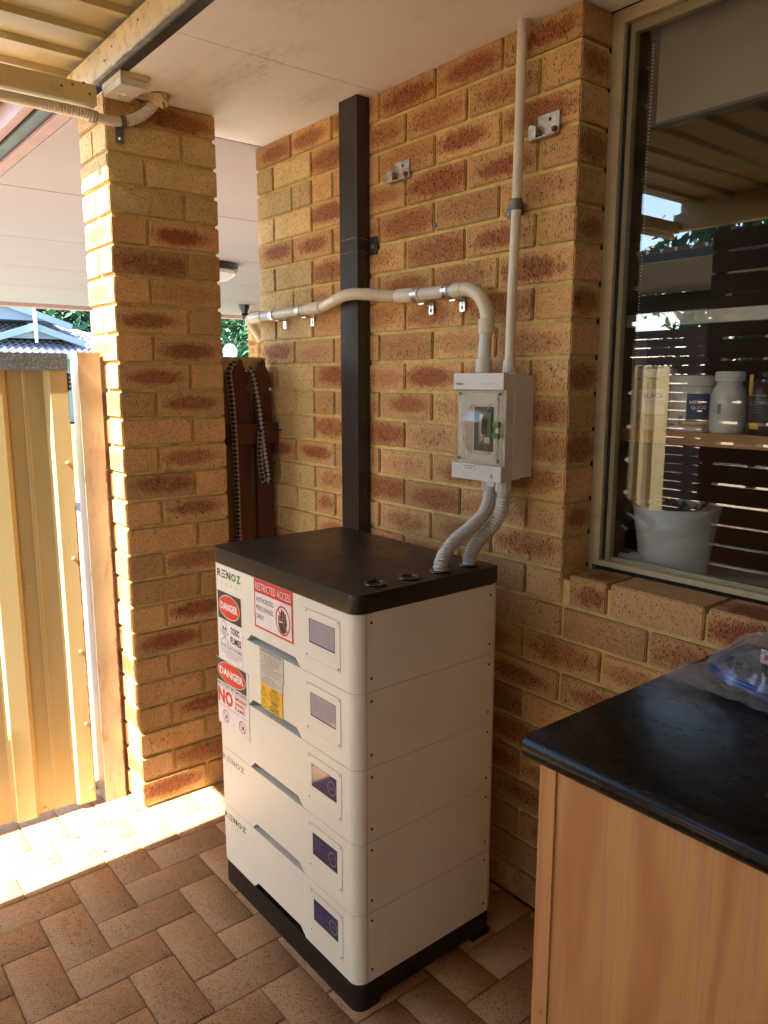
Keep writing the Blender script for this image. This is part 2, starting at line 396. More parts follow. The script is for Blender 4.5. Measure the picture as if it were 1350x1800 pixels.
BAG = glass_mat("crinkled_clear_plastic", 1.5, (.97, .97, .97), .06, .13)

# ------------------------------------------------------------------ brick building
def brick_layers(bm): return bm.loops.layers.uv.new('UVMap'), bm.loops.layers.float_color.new('bk')
def add_brick(bm, L, x0, x1, y0, y1, z0, z1, patch=0., pale=0., endp=None, j=.0007, mi=0):
    uvl, cl = L
    v, fs = box(bm, x0, x1, y0, y1, z0, z1, mi)
    g = random.random()
    for a in v: a.co += Vector((random.uniform(-j, j), random.uniform(-j, j), random.uniform(-j, j)))
    c = Vector(((x0+x1)/2, (y0+y1)/2, (z0+z1)/2)); h = Vector(((x1-x0)/2, (y1-y0)/2, (z1-z0)/2))
    for k, f in enumerate(fs):
        pz = patch
        if k in (3, 5): pz = patch if endp is None else endp
        for lp in f.loops:
            d = lp.vert.co-c
            if k < 2: uv = (d.x/h.x, d.y/h.y)
            elif k in (2, 4): uv = (d.x/h.x, d.z/h.z)
            else: uv = (d.y/h.y, d.z/h.z)
            lp[uvl].uv = uv; lp[cl] = (pz, g, pale, 1)
H = 2.236; CH = 0.086; TOPJ = 2.241
def zc(i):  # bottom, top of brick in course i (0 = top)
    t = TOPJ - CH*i if i else H
    return TOPJ - CH*(i+1) + (.01 if i < 25 else .005), t

def rand_patch(p=.72): return random.uniform(.55, 1.0) if random.random() < p else random.uniform(0, .15)
def brick_wall():
    bm = bmesh.new(); L = brick_layers(bm)
    hand = {0: [.9, .8, .8, .95, .95, 1], 1: [0, 0, .9, .6, .65, .65, 0], 2: [0, 0, .1, .1, .45, .95, .9], 3: [0, 0, .9, .6, 1, 1, .1],
            4: [.9, .9, .6, .8, .3, .35], 5: [0, 0, .85, .5, .75, .9, .1], 6: [0, 0, .5, .4, .75, .6, .9], 7: [0, 0, .2, .5, .7, .7, .05],
            8: [.9, .25, .3, .35, .35, .5], 9: [0, 0, .95, .5, .95, .6, .1], 10: [0, 0, .2, .6, .85, .3, .8], 11: [0, 0, .85, .9, .3, .6, .6],
            12: [.9, .95, .4, .25, .8, .8], 13: [0, 0, .5, .9, .8, .5, .1]}
    for i in range(26):
        z0, z1 = zc(i)
        if i % 2:
            segs = [(0, .11), (.12, .35), (.36, .59), (.60, .83), (.84, 1.07), (1.08, 1.31), (1.32, 1.43)]
        elif i % 4 == 0:
            segs = [(0, .23), (.24, .47), (.48, .71), (.72, .95), (.96, 1.19), (1.20, 1.43)]
        else:
            segs = [(0, .23), (.24, .35), (.36, .47), (.48, .71), (.72, .95), (.96, 1.19), (1.20, 1.43)]
        pal = [1 if (b <= .351 and i % 4 != 0) else 0 for a, b in segs]
        if i >= 15:
            x = 1.455 if i == 15 else 1.44
            if i % 2: segs.append((x, 1.56)); x = 1.57
            while x < 3.3: segs.append((x, x+.23)); x += .24
            if i > 15 and i % 2: segs[6] = (1.32, 1.55); segs = segs[:7]; x = 1.56
            if i > 15 and i % 2:
                while x < 3.3: segs.append((x, x+.23)); x += .24
        for k, (a, b) in enumerate(segs):
            pt = hand[i][k] if i in hand and k < len(hand[i]) else rand_patch()
            if k < len(pal) and pal[k] and i not in hand: pt = 0
            ep = (.85 if i % 2 else .05)
            d0 = random.uniform(-.0012, .0012)
            yb = .112 if i == 15 and a > 1.44 else .11
            add_brick(bm, L, a, b, d0, yb, z0, z1, pt, pal[k] if k < len(pal) else 0, ep)
    bmesh.ops.bevel(bm, geom=list(bm.edges), offset=.0028, segments=2, affect='EDGES', clamp_overlap=True)
    w = thing('brick_wall', 'tan and rust speckled brick house wall behind the white battery cabinet', 'brick wall', (0, 0, 0))
    finish('brickwork', bm, BR, w, smooth=True, angle=R(50))
    bm = bmesh.new()
    box(bm, .008, 1.4220, .0080, .108, 0, H-.002); box(bm, 1.4225, 3.3, .0080, .108, 0, .935)
    finish('mortar', bm, MO, w)
    # rest of the house wall, out of sight to the right, and the side wall behind the wall end
    bm = bmesh.new()
    box(bm, 3.31, 5.6, .0, .11, 0, H-.001); box(bm, .001, .10, .112, 5.5, 0, H-.001)
    finish('return_wall', bm, BR, w)
    return w
brick_wall()

def brick_pier(name, label, X1, Y0, patches=True, n=26):
    bm = bmesh.new(); L = brick_layers(bm)
    for i in range(n):
        z0, z1 = zc(i)
        if i == 0: z1 = H-.003
        X0 = X1-.23
        palei = 1 if i in (1, 2, 3) else .0
        def d(): return random.uniform(-.0012, .0012)
        if i % 2 == 0:
            fp = .15 if i in (2,) else (.75 if i in (4, 6, 8) else rand_patch(.5))
            rp = [.9, 0, .9, 0, .25, 0, .9][i//1] if i < 7 else rand_patch(.85)
            if i in (2,): rp = 0
            if i == 4: rp = 1.
            if i == 6: rp = .35
            if i == 8: rp = .95
            if i == 10: rp = .8
            # front stretcher + two behind
            add_brick(bm, L, X0, X1, Y0+d(), Y0+.11, z0, z1, fp, palei, .02)
            add_brick(bm, L, X0, X0+.11, Y0+.12, Y0+.35, z0, z1, 0, palei, rp)
            add_brick(bm, L, X0+.12, X1+d()*.5, Y0+.12, Y0+.35, z0, z1, 0, palei, rp)
        else:
            rp = 0 if i in (1, 3) else (.85 if i in (5, 7, 9, 13) else rand_patch(.6))
            add_brick(bm, L, X0, X0+.11, Y0+d(), Y0+.23, z0, z1, .0, palei, rp)
            add_brick(bm, L, X0+.12, X1+d()*.5, Y0+d(), Y0+.23, z0, z1, .0, palei, rp)
            add_brick(bm, L, X0, X1, Y0+.24, Y0+.35, z0, z1, rand_patch(), palei, .05)
    bmesh.ops.bevel(bm, geom=list(bm.edges), offset=.003, segments=2, affect='EDGES', clamp_overlap=True)
    t = thing(name, label, 'brick pier', (X1-.115, Y0+.175, 0))
    finish('brickwork', bm, BR, t, smooth=True, angle=R(50))
    bm = bmesh.new(); box(bm, X1-.222, X1-.008, Y0+.008, Y0+.342, 0, H-.004); finish('mortar', bm, MO, t)
brick_pier('brick_pier', 'square brick pier with one sunlit side beside the cream gate', .236, -.629)
brick_pier('brick_pier', 'distant orange brick pier seen through the gap at the far end of the porch', -5.78, 3.30)

# ------------------------------------------------------------------ floor
def floor():
    g = .1145; ox, oy = .691, -.942
    bm = bmesh.new(); L = brick_layers(bm)
    def pav(x0, x1, y0, y1, P=None):
        e = .0014; t = random.uniform(-.0012, .0008)
        if x1-x0 < .012 or y1-y0 < .012: return
        add_brick(bm, L, x0+e, x1-e, y0+e, y1-e, -.03, t, random.uniform(.0, .5), random.random()*.5, None, .0007)
    xmin, xmax, ymin, ymax = .3475, 3.5, -2.3, 0.0
    for j in range(-14, 12):
        for i in range(-6, 28):
            if (i-(2-j)) % 4 == 0: r = (ox+i*g, ox+(i+2)*g, oy+j*g, oy+(j+1)*g)
            elif (i-(-j)) % 4 == 0: r = (ox+i*g, ox+(i+1)*g, oy+j*g, oy+(j+2)*g)
            else: continue
            a, b, c, d = max(r[0], xmin), min(r[1], xmax), max(r[2], ymin), min(r[3], ymax)
            if b > a and d > c: pav(a, b, c, d)
    y = -2.3
    while y < -.02: pav(.232, .3475, y, min(y+.2285, -.0)); y += .229   # border stretchers
    y = -2.3+.06
    while y < -.01: pav(.002, .232, y, y+.1145); y += .1145                # border headers
    y = -2.3
    while y < 2.0:                                                        # porch side
        for k in range(3): pav(-.002-.23*(k+1), -.002-.23*k, y, y+.1145)
        y += .1145
    bmesh.ops.bevel(bm, geom=list(bm.edges), offset=.0022, segments=1, affect='EDGES', clamp_overlap=True)
    o = finish('paved_floor', bm, PV, smooth=True, angle=R(50)); struct(o, 'herringbone floor of tan clay pavers')
    bm = bmesh.new(); box(bm, -.7, 5.6, -2.35, 0.004, -.05, -.0045); struct(finish('paving_joint_sand', bm, JS))
    bm = bmesh.new(); box(bm, -.699, 6, -4.39, -2.352, -.06, -.004); struct(finish('side_path', bm, ASPH))
    bm = bmesh.new(); box(bm, -9, -.7, -4.5, 6, -.06, -.004); struct(finish('driveway', bm, M('grey_concrete', (.20, .18, .17), .9, bmp=.3, bs=80)))
    m, t, b = nodes('sandy_ground')
    v = coords(t); c = mix(t, ramp(t, noise(t, v, 1.5, 5), .35, .65), (.40, .27, .16), (.46, .33, .21)); t.links.new(c, b.inputs['Base Color']); b.inputs['Roughness'].default_value = 1
    bm = bmesh.new(); box(bm, -24, -9.2, -6, 14, -.07, -.02); struct(finish('lawn', bm, M('lawn_grass', (.07, .17, .03), 1, var=.4, vs=6)))
    bm = bmesh.new(); box(bm, -300, 300, -300, 300, -.3, -.07); struct(finish('ground', bm, m))
floor()

# ------------------------------------------------------------------ ceilings and roof of the house
bm = bmesh.new()
xs = [.0475, .7185, 1.92, 3.12, 4.32, 5.6]
for a, b in zip(xs[:-1], xs[1:]): box(bm, a+.0012, b-.0012, -.621, (.10 if a > 1.3 or b > 1.43 else .03), H, H+.006)
for a in (.09, .68, .76, 1.30, 1.88, 1.96):
    for y_ in (-.58, -.40, -.22, -.05): box(bm, a-.0028, a+.0028, y_-.0028, y_+.0028, H-.0007, H+.001)
o = finish('soffit_ceiling', bm, SOF, bevel=.0006); struct(o, 'painted soffit of cream sheets over the brick wall')
bm = bmesh.new()
xs = [.0455, -1.11, -2.36, -3.60, -4.83, -6.45]
for a, b in zip(xs[:-1], xs[1:]): box(bm, b+.004, a-.004, -.621, 5.4, H, H+.008)
o = finish('porch_ceiling', bm, SOP, bevel=.0006); struct(o, 'pinkish white sheet ceiling of the front porch')
bm = bmesh.new(); box(bm, -6.44, 5.6, -.60, 5.5, H+.02, H+.25); box(bm, .1, 5.6, 3.6, 5.6, 0, H+.02); struct(finish('house_roof_mass', bm, DRK))
f = thing('porch_fascia', 'layered pink and black fascia boards with gutter along the porch edge', 'fascia', (-3, -.7, 2.2))
bm = bmesh.new(); box(bm, -6.5, .0, -.664, -.6215, 2.2365, 2.30); box(bm, -6.5, .0, -.745, -.712, 2.262, 2.40); finish_split('trim_board', bm, PINK, f, bevel=.002)
bm = bmesh.new(); box(bm, -6.5, .0, -.71, -.665, 2.25, 2.40); finish('dark_rebate', bm, BLK, f)
bm = bmesh.new(); prism(bm, [(-.855, 2.41), (-.855, 2.345), (-.84, 2.33), (-.765, 2.33), (-.765, 2.345), (-.75, 2.345), (-.75, 2.41)], 0, -6.5, .0); finish('gutter', bm, BLKST, f)
bm = bmesh.new(); box(bm, -6.62, -6.452, -.7, 5.4, 2.20, 2.245); f2 = finish('end_fascia', bm, PINK, f)

# ------------------------------------------------------------------ patio roof
p = thing('patio_roof', 'cream ribbed steel patio roof with cream beams above the courtyard', 'patio roof', (2.5, -1.4, 2.2))
bm = bmesh.new()
prof = []
x = .175; k = 0
x = .352-.178*1
prof = [(-.06, 2.34)]
xr = .352-.1695*2
while xr < 5.6:
    prof += [(xr-.018, 2.340), (xr-.013, 2.322), (xr+.013, 2.322), (xr+.018, 2.340)]
    xr += .1695
prof.append((5.6, 2.34)); prof.append((.242, 2.34)); prof.sort()
for off in (0, .0015):
    for i in range(len(prof)-1):
        (xa, za), (xb, zb_) = prof[i], prof[i+1]
        yo = -3.9 if .80 < xa < 1.65 else (-.89 if xa < .24 else -2.2)  # left end cut back for sun; unseen deep strip added to steer fill light
        bm.faces.new([bm.verts.new(q) for q in ((xa, yo, za+off), (xb, yo, zb_+off), (xb, -.64, zb_+off), (xa, -.64, za+off))])
finish('roof_sheet', bm, ROOFM, p)
bm = bmesh.new(); prism(bm, [(-.663, 2.247), (-.651, 2.247), (-.651, 2.314), (-.668, 2.314)], 0, .05, 5.6); finish('front_beam', bm, CREAM2, p, bevel=.0015)
bm = bmesh.new(); box(bm, .25, 5.6, -.6505, -.6215, 2.2362, 2.33); box(bm, .25, 5.6, -.6645, -.6506, 2.2415, 2.2465, 1); finish('dark_packer', bm, [BLKST, GALV], p)
bm = bmesh.new(); box(bm, .242, .287, -2.08, -.666, 2.174, 2.226); finish('side_beam', bm, CREAM, p, bevel=.002)
bm = bmesh.new(); box(bm, .246, 5.6, -2.15, -2.085, 2.19, 2.27); box(bm, .84, 2.0, -3.9, -3.84, 2.19, 2.30); finish_split('outer_beam', bm, CREAM, p, bevel=.002)  # second beam edges the added deep roof strip, out of view
bm = bmesh.new(); prism(bm, [(-2.27, 2.31), (-2.27, 2.215), (-2.175, 2.215), (-2.155, 2.235), (-2.155, 2.34), (-2.158, 2.34), (-2.172, 2.24), (-2.26, 2.24), (-2.26, 2.31)], 0, .245, .84); finish('gutter', bm, CREAM, p)
bm = bmesh.new()
for (yy, zz) in ((-.70, 2.225), (-.685, 2.20), (-.73, 2.215), (-.76, 2.205)): lathe(bm, [(.004, 0), (.004, .002), (.001, .003)], (.2852, yy, zz), 10, axis='x')
for xx, zz in ((.42, 2.285), (.60, 2.29), (.36, 2.268)): lathe(bm, [(.003, 0), (.003, -.002), (.001, -.003)], (xx, -.6655, zz), 8, axis='y')
finish_split('rivet', bm, RUST, p)
bm = bmesh.new(); tube(bm, [(.268, -2.05, 2.153), (.268, -1.5, 2.153), (.268, -.80, 2.153)], .0145, 18); 
c = thing('corner_conduit', 'cream conduit under the cream beam bending up into the soffit at the pier top', 'conduit', (.268, -1.3, 2.15))
finish('rigid_pipe', bm, PVC, c, smooth=True)
bm = bmesh.new(); flex(bm, [(.268, -.81, 2.153), (.268, -.75, 2.153), (.268, -.69, 2.152), (.262, -.66, 2.150)], .0155); flex(bm, [(.262, -.572, 2.158), (.265, -.545, 2.170), (.275, -.515, 2.192), (.285, -.497, 2.215), (.30, -.49, 2.239)], .0155, mi=0)
finish_split('flexible_pipe', bm, PVC, c, smooth=True, angle=R(60))
bm = bmesh.new(); tube(bm, spline([(.262, -.668, 2.151), (.262, -.62, 2.149), (.262, -.575, 2.157)], .006), .0135, 18); finish('elbow_pipe', bm, PVC, c, smooth=True)
bm = bmesh.new(); tube(bm, spline([(.262, -.682, 2.152), (.262, -.662, 2.150)], .01), .0168, 20); finish('pipe_coupling', bm, PVD, c, smooth=True)
bm = bmesh.new(); tube(bm, [(.262, -.595, 2.153), (.262, -.580, 2.156)], .0165, 20); box(bm, .2365, .2405, -.600, -.577, 2.10, 2.150); lathe(bm, [(.005, 0), (.003, .003)], (.2405, -.588, 2.112), 12, axis='x', mi=1)
finish('saddle_clip', bm, [PVD, ZINC], c, smooth=True)
bm = bmesh.new()
bmesh.ops.create_icosphere(bm, subdivisions=3, radius=.026, matrix=Matrix.Translation((.305, -.487, 2.229)))
for v in bm.verts: v.co += (v.co-Vector((.305, -.487, 2.229)))*random.uniform(-.18, .25); v.co.z = min(v.co.z, 2.2358)
finish('sealant', bm, M("foam_sealant", (.55, .38, .22), .9, bmp=.6, bs=90), c, smooth=True)
j = thing('junction_box', 'cream square junction box under the soffit beside the pier top', 'junction box', (.345, -.605, 2.2))
bm = bmesh.new(); box(bm, .275, .415, -.645, -.566, 2.222, 2.2358); finish('backing_board', bm, CREAM, j, bevel=.001)
bm = bmesh.new(); box(bm, .280, .408, -.643, -.572, 2.203, 2.2215); finish('lid', bm, PVC, j, bevel=.004, seg=2)
bm = bmesh.new(); lathe(bm, [(.009, 0), (.008, -.0015)], (.335, -.605, 2.2029), 16); lathe(bm, [(.004, 0), (.003, -.0015)], (.315, -.612, 2.2029), 10, mi=1); lathe(bm, [(.004, 0), (.003, -.0015)], (.322, -.598, 2.2029), 10, mi=1); finish_split('screw_cap', bm, [WPL, GALV], j)

# ------------------------------------------------------------------ black post and wall fixings
t = thing('black_post', 'black square steel post fixed to the brick wall behind the cabinet', 'post', (.62, -.024, 0))
bm = bmesh.new(); box(bm, .579, .668, -.047, -.0005, 0, H-.0005); finish('post_shaft', bm, BLKST, t, bevel=.004, seg=2)
bm = bmesh.new(); box(bm, .668, .708, -.004, -.0015, 1.79, 1.842); finish('fixing_tab', bm, BLKST, t, bevel=.001)
bm = bmesh.new(); lathe(bm, [(.0075, 0), (.0075, -.002), (.004, -.004)], (.689, -.0042, 1.815), 14, axis='y'); lathe(bm, [(.0032, 0), (.002, -.004)], (.712, -.001, 1.806), 8, axis='y'); finish_split('bolt', bm, PVD, t)
bm = bmesh.new()
a = Art(bm, (0, -.0472, 0), (1, 0, 0), (0, 0, 1), (0, -1, 0))
a.line((.585, 1.838), (.662, 1.840), .0022, 0, 1); a.line((.583, 1.800), (.652, 1.801), .0014, 0, 1); 
a2 = Art(bm, (.6682, 0, 0), (0, 1, 0), (0, 0, 1), (1, 0, 0)); a2.line((-.040, 1.838), (-.006, 1.835), .0016, 0, 1); a2.line((-.040, 1.80), (-.006, 1.796), .0014, 0, 1)
for k in range(16):
    z = random.choice((1.72, 1.62, 1.52, 1.12, 1.05))+random.uniform(-.05, .05); y = random.uniform(-.038, -.012); a2.line((y, z), (y+random.uniform(-.001, .001), z+random.uniform(.006, .03)), .0007, 0, 1)
for k in range(14):
    z = random.uniform(1.0, 1.5); xx = random.uniform(.585, .655); a.line((xx, z), (xx+random.uniform(-.01, .01), z+random.uniform(-.015, .02)), .0006, 1, 1)
finish_split('paint_scratch', bm, [SCR, GRY], t)

def bracket(x, z, label):
    t = thing('wall_bracket', label, 'bracket', (x, 0, z), 'galvanised brackets bolted to the wall')
    w = .085
    bm = bmesh.new(); box(bm, x-.022, x+.043, -.006, -.002, z-.024, z+.026); prism(bm, [(x-.036, z-.026), (x+.043, z-.024), (x+.043, z-.028), (x-.036, z-.030)], 1, -.022, -.002); prism(bm, [(x-.036, z-.030), (x-.012, z-.029), (x-.012, z+.000), (x-.030, z+.006), (x-.036, z+.002)], 1, -.0225, -.0195); box(bm, x-.0362, x-.0335, -.0193, -.002, z-.028, z+.002)
    finish('bracket_plate', bm, GALV, t, bevel=.0012)
    bm = bmesh.new()
    for dx, dz in ((.032, -.014), (-.014, -.017)): lathe(bm, [(.007, 0), (.007, -.006), (.004, -.011)], (x+dx, -.006, z+dz), 6, axis='y')
    finish_split('bolt', bm, RUST, t)
    bm = bmesh.new(); lathe(bm, [(.0042, 0), (.004, -.0006)], (x+.016, -.0061, z+.011), 12, axis='y'); finish('fixing_hole', bm, DRK, t)
bracket(.812, 2.003, 'small galvanised bracket on the bricks right of the black post')
bracket(1.335, 1.999, 'galvanised bracket on the bricks right of the thin vertical conduit')
bm = bmesh.new(); lathe(bm, [(.006, 0), (.006, -.0015), (.003, -.002)], (.962, -.0015, 1.835), 12, axis='y'); tag(finish('wall_plug', bm, M("teal_plug", (.03, .10, .10), .5)), 'tiny dark green wall plug set in a brick between post and conduit', 'wall plug')

# ------------------------------------------------------------------ isolator box
XB0, XB1 = 1.158, 1.327
t = thing('isolator_switch', 'pale grey isolator enclosure with clear hinged window on the brick wall', 'isolator', (1.243, -.055, 1.17))
bm = bmesh.new(); box(bm, XB0+.006, XB1-.002, -.045, -.001, 1.180, 1.430); finish('enclosure_back', bm, ISO, t, bevel=.006, seg=3, smooth=True)
bm = bmesh.new(); box(bm, XB0+.002, XB1, -.072, -.0455, 1.177, 1.435); finish('enclosure_collar', bm, ISO, t, bevel=.008, seg=3, smooth=True)
bm = bmesh.new(); box(bm, XB0+.004, XB1-.002, -.1, -.0725, 1.175, 1.434)
finish('enclosure_body', bm, ISO, t, bevel=.003, seg=2, smooth=True)
bm = bmesh.new(); box(bm, XB0, XB1-.001, -.113, -.1002, 1.396, 1.435); finish('top_cap', bm, ISO, t, bevel=.005, seg=3, smooth=True)
bm = bmesh.new(); box(bm, XB0-.002, XB1-.001, -.114, -.1002, 1.172, 1.211); finish('bottom_cap', bm, ISO, t, bevel=.005, seg=3, smooth=True)
bm = bmesh.new(); a = Art(bm, (0, -.1134, 0), (1, 0, 0), (0, 0, 1), (0, -1, 0)); INKI = 0
a.text("N", 1.168, 1.4065, 1.1735, 1.4125, 0, 1, .02); a.text("OaRK", 1.1745, 1.4065, 1.193, 1.4125, 0, 1, .02)
a.text("XPRO-4MD1", 1.258, 1.4075, 1.291, 1.4115, 1, 1); 
b_ = Art(bm, (0, -.1144, 0), (1, 0, 0), (0, 0, 1), (0, -1, 0))
for q in (((1.291, 1.184), (1.301, 1.184)), ((1.301, 1.184), (1.296, 1.192)), ((1.296, 1.192), (1.291, 1.184))): b_.line(*q, .0008, 0, 1)
b_.ell(1.296, 1.1868, .0013, .0018, 0, 1, 12)
finish('printed_marks', bm, [INK, GRY], t)
bm = bmesh.new(); box(bm, 1.196, 1.237, -.1155, -.1141, 1.1965, 1.2095, 0); a = Art(bm, (0, -.1156, 0), (1, 0, 0), (0, 0, 1), (0, -1, 0))
a.text("BATTERY SYSTEM", 1.198, 1.2037, 1.235, 1.2078, 1, 1, .02); a.text("D.C. ISOLATOR", 1.2015, 1.1983, 1.2315, 1.2024, 1, 1, .02); finish('name_label', bm, [WHT, INK], t)
# breaker behind the window
bm = bmesh.new()
box(bm, 1.200, 1.301, -.1035, -.1003, 1.222, 1.386, 0); finish('inner_plate', bm, ISO, t, bevel=.001)
bm = bmesh.new(); box(bm, 1.224, 1.289, -.1042, -.1036, 1.245, 1.354, 0); box(bm, 1.243, 1.283, -.1075, -.1043, 1.262, 1.340, 1); box(bm, 1.255, 1.270, -.1105, -.1076, 1.288, 1.325, 2); box(bm, 1.248, 1.256, -.1079, -.1076, 1.270, 1.335, 3); box(bm, 1.262, 1.280, -.1079, -.1076, 1.266, 1.280, 3)
finish('breaker', bm, [BLK, PVD, BLK, LAB], t)
bm = bmesh.new()
for (xx, zz) in ((1.178, 1.385), (1.311, 1.385), (1.175, 1.223), (1.309, 1.223)): lathe(bm, [(.0045, 0), (.0045, -.003), (.003, -.0035)], (xx, -.1068, zz), 14, axis='y')
finish_split('cover_screw', bm, PVD, t)
# clear cover: frame walls + arched dome over breaker
cv = bmesh.new()
y0, y1 = -.1005, -.1095
def fr_box(x0, x1, z0, z1, d=y1): box(cv, x0, x1, d, y0, z0, z1)
fr_box(1.163, 1.169, 1.212, 1.395, -.1125); fr_box(1.322, 1.330, 1.212, 1.290, -.1125); fr_box(1.322, 1.330, 1.318, 1.395, -.1125)
fr_box(1.169, 1.322, 1.389, 1.395, -.1125); fr_box(1.169, 1.322, 1.212, 1.218, -.1125)
box(cv, 1.1692, 1.3218, -.1118, -.1105, 1.2182, 1.3888)
# dome (vertical half barrel with bulging outline)
n = 18
for side in range(n):
    a0 = math.pi*side/n; a1 = math.pi*(side+1)/n
    q = []
    for aa in (a0, a1):
        zz = 1.238+.122*(1-math.cos(aa))/2
        q.append((zz, math.sin(aa)))
    for xx0, xx1 in ((1.226, 1.2275), (1.2865, 1.288)):
        for xa in (xx0, xx1):
            vs = [cv.verts.new((xa, -.112, q[0][0])), cv.verts.new((xa, -.112, q[1][0])), cv.verts.new((xa-.006*q[1][1], -.112-.030*q[1][1], q[1][0])), cv.verts.new((xa-.006*q[0][1], -.112-.030*q[0][1], q[0][0]))]
            try: cv.faces.new(vs)
            except ValueError: pass
    vs = [cv.verts.new((1.226-.006*q[0][1], -.112-.030*q[0][1], q[0][0])), cv.verts.new((1.226-.006*q[1][1], -.112-.030*q[1][1], q[1][0])), cv.verts.new((1.288-.006*q[1][1], -.112-.030*q[1][1], q[1][0])), cv.verts.new((1.288-.006*q[0][1], -.112-.030*q[0][1], q[0][0]))]
    cv.faces.new(vs)
# long bowed ridge lines on the cover
finish('clear_cover', cv, CLEAR, t, smooth=True)
bm = bmesh.new()
for x0, bow, zz0, zz1 in ((1.2145, -.012, 1.217, 1.368), (1.226, -.010, 1.24, 1.362), (1.2885, -.010, 1.24, 1.362), (1.305, .010, 1.22, 1.385)):
    pts = [(x0+bow*math.sin(math.pi*k/14), -.1135-(.030*math.sin(math.pi*k/14) if x0 in (1.226, 1.2885) else .0), zz0+(zz1-zz0)*k/14) for k in range(15)]
    tube(bm, pts, .0011, 8)
for pts in ([(1.176, -.1128, 1.222), (1.183, -.1128, 1.235), (1.183, -.1128, 1.372), (1.176, -.1128, 1.386)], [(1.312, -.1128, 1.222), (1.305, -.1128, 1.235), (1.305, -.1128, 1.372), (1.312, -.1128, 1.386)], [(1.169, -.1128, 1.389), (1.322, -.1128, 1.389)], [(1.169, -.1128, 1.218), (1.322, -.1128, 1.218)], [(1.327, -.1130, 1.318), (1.327, -.1130, 1.395)], [(1.327, -.1130, 1.212), (1.327, -.1130, 1.290)]):
    tube(bm, pts, .0010, 8)
CREST = glass_mat("frosted_cover_ridge", 1.5, (.9, .9, .86), .1, .30)
finish('cover_ridges', bm, CREST, t, smooth=True)
bm = bmesh.new(); box(bm, 1.300, 1.319, -.1205, -.1126, 1.307, 1.319); box(bm, 1.300, 1.319, -.1205, -.1126, 1.279, 1.291); box(bm, 1.304, 1.309, -.1195, -.1126, 1.291, 1.307); finish('green_latch', bm, GRNP, t, bevel=.0012)
bm = bmesh.new(); box(bm, 1.309, 1.318, -.1185, -.1126, 1.293, 1.305); finish('latch_cam', bm, PVG, t, bevel=.002)

# ------------------------------------------------------------------ conduits
def sleeve(bm, a, b, r, mi=0): 
    A, B = Vector(a), Vector(b); d = (B-A).normalized()
    tube(bm, [A, A+d*.0015, B-d*.0015, B], [r-.0012, r, r, r-.0012], 24, mi)
t = thing('vertical_conduit', 'thin cream conduit running straight up the wall from isolator to soffit', 'conduit', (1.285, -.04, 1.46))
bm = bmesh.new(); tube(bm, [(1.288, -.052, 1.445), (1.287, -.048, 1.6), (1.283, -.036, 1.83), (1.280, -.030, 2.0), (1.279, -.028, H-.0005)], .0118, 24); finish('rigid_pipe', bm, PVC, t, smooth=True)
bm = bmesh.new(); sleeve(bm, (1.288, -.053, 1.436), (1.288, -.0515, 1.467), .0155)
for k in range(12):
    aa = k*math.pi/6; box(bm, 1.288+.0155*math.cos(aa)-.001, 1.288+.0155*math.cos(aa)+.001, -.0525+.0155*math.sin(aa)-.001, -.0525+.0155*math.sin(aa)+.001, 1.437, 1.452)
finish('gland', bm, ISO, t, smooth=True)
bm = bmesh.new(); sleeve(bm, (1.2832, -.0365, 1.817), (1.2828, -.0357, 1.843), .0138); lathe(bm, [(.0135, 0), (.0135, -.004), (.012, -.005)], (1.236, -.004, 1.822), 20, axis='y'); box(bm, 1.236, 1.275, -.012, -.003, 1.812, 1.842)
lathe(bm, [(.005, 0), (.004, -.002)], (1.235, -.0091, 1.822), 14, axis='y', mi=1); lathe(bm, [(.0022, 0), (.0018, -.001)], (1.235, -.0112, 1.822), 10, axis='y', mi=2)
finish('saddle_clip', bm, [PVD, LAB, DRK], t, smooth=True)

t = thing('horizontal_conduit', 'thick cream conduit crossing the black post and elbowing down into the isolator', 'conduit', (.6, -.045, 1.45))
r = .0175
bm = bmesh.new(); flex(bm, [(-.070, .045, 1.572), (-.068, .025, 1.600), (-.055, -.005, 1.630), (-.02, -.032, 1.641), (.045, -.045, 1.643)], r*.98, .006)
flex(bm, [(.60, -.071, 1.664), (.64, -.083, 1.668), (.70, -.089, 1.669), (.76, -.084, 1.664), (.815, -.066, 1.657), (.852, -.052, 1.653), (.870, -.046, 1.652)], r, .0080)
finish_split('flexible_pipe', bm, PVC, t, smooth=True, angle=R(60))
bm = bmesh.new(); tube(bm, spline([(.44, -.045, 1.650), (.485, -.046, 1.652), (.525, -.053, 1.657), (.565, -.063, 1.662), (.602, -.0715, 1.6645)], .005), r*.98, 24); finish('swept_bend', bm, PVC, t, smooth=True)
bm = bmesh.new(); sleeve(bm, (.02, -.045, 1.643), (.100, -.045, 1.644), .0185, 0); sleeve(bm, (.395, -.045, 1.6485), (.475, -.0455, 1.6508), .020, 0); sleeve(bm, (.858, -.048, 1.6525), (.955, -.045, 1.650), .0202); sleeve(bm, (1.082, -.045, 1.6492), (1.118, -.045, 1.6493), .0190); sleeve(bm, (1.205, -.047, 1.535), (1.204, -.048, 1.570), .0202)
finish_split('pipe_coupling', bm, PVC, t, smooth=True)
bm = bmesh.new(); tube(bm, [(.06, -.045, 1.6432), (.4, -.045, 1.6485)], r*.94, 24); tube(bm, [(.94, -.045, 1.650), (1.09, -.045, 1.6492)], r*.96, 24); tube(bm, [(1.205, -.048, 1.54), (1.203, -.055, 1.445)], r*.93, 24); finish_split('rigid_pipe', bm, PVG, t, smooth=True)
bm = bmesh.new(); c0 = Vector((1.112, -.045, 1.5575))
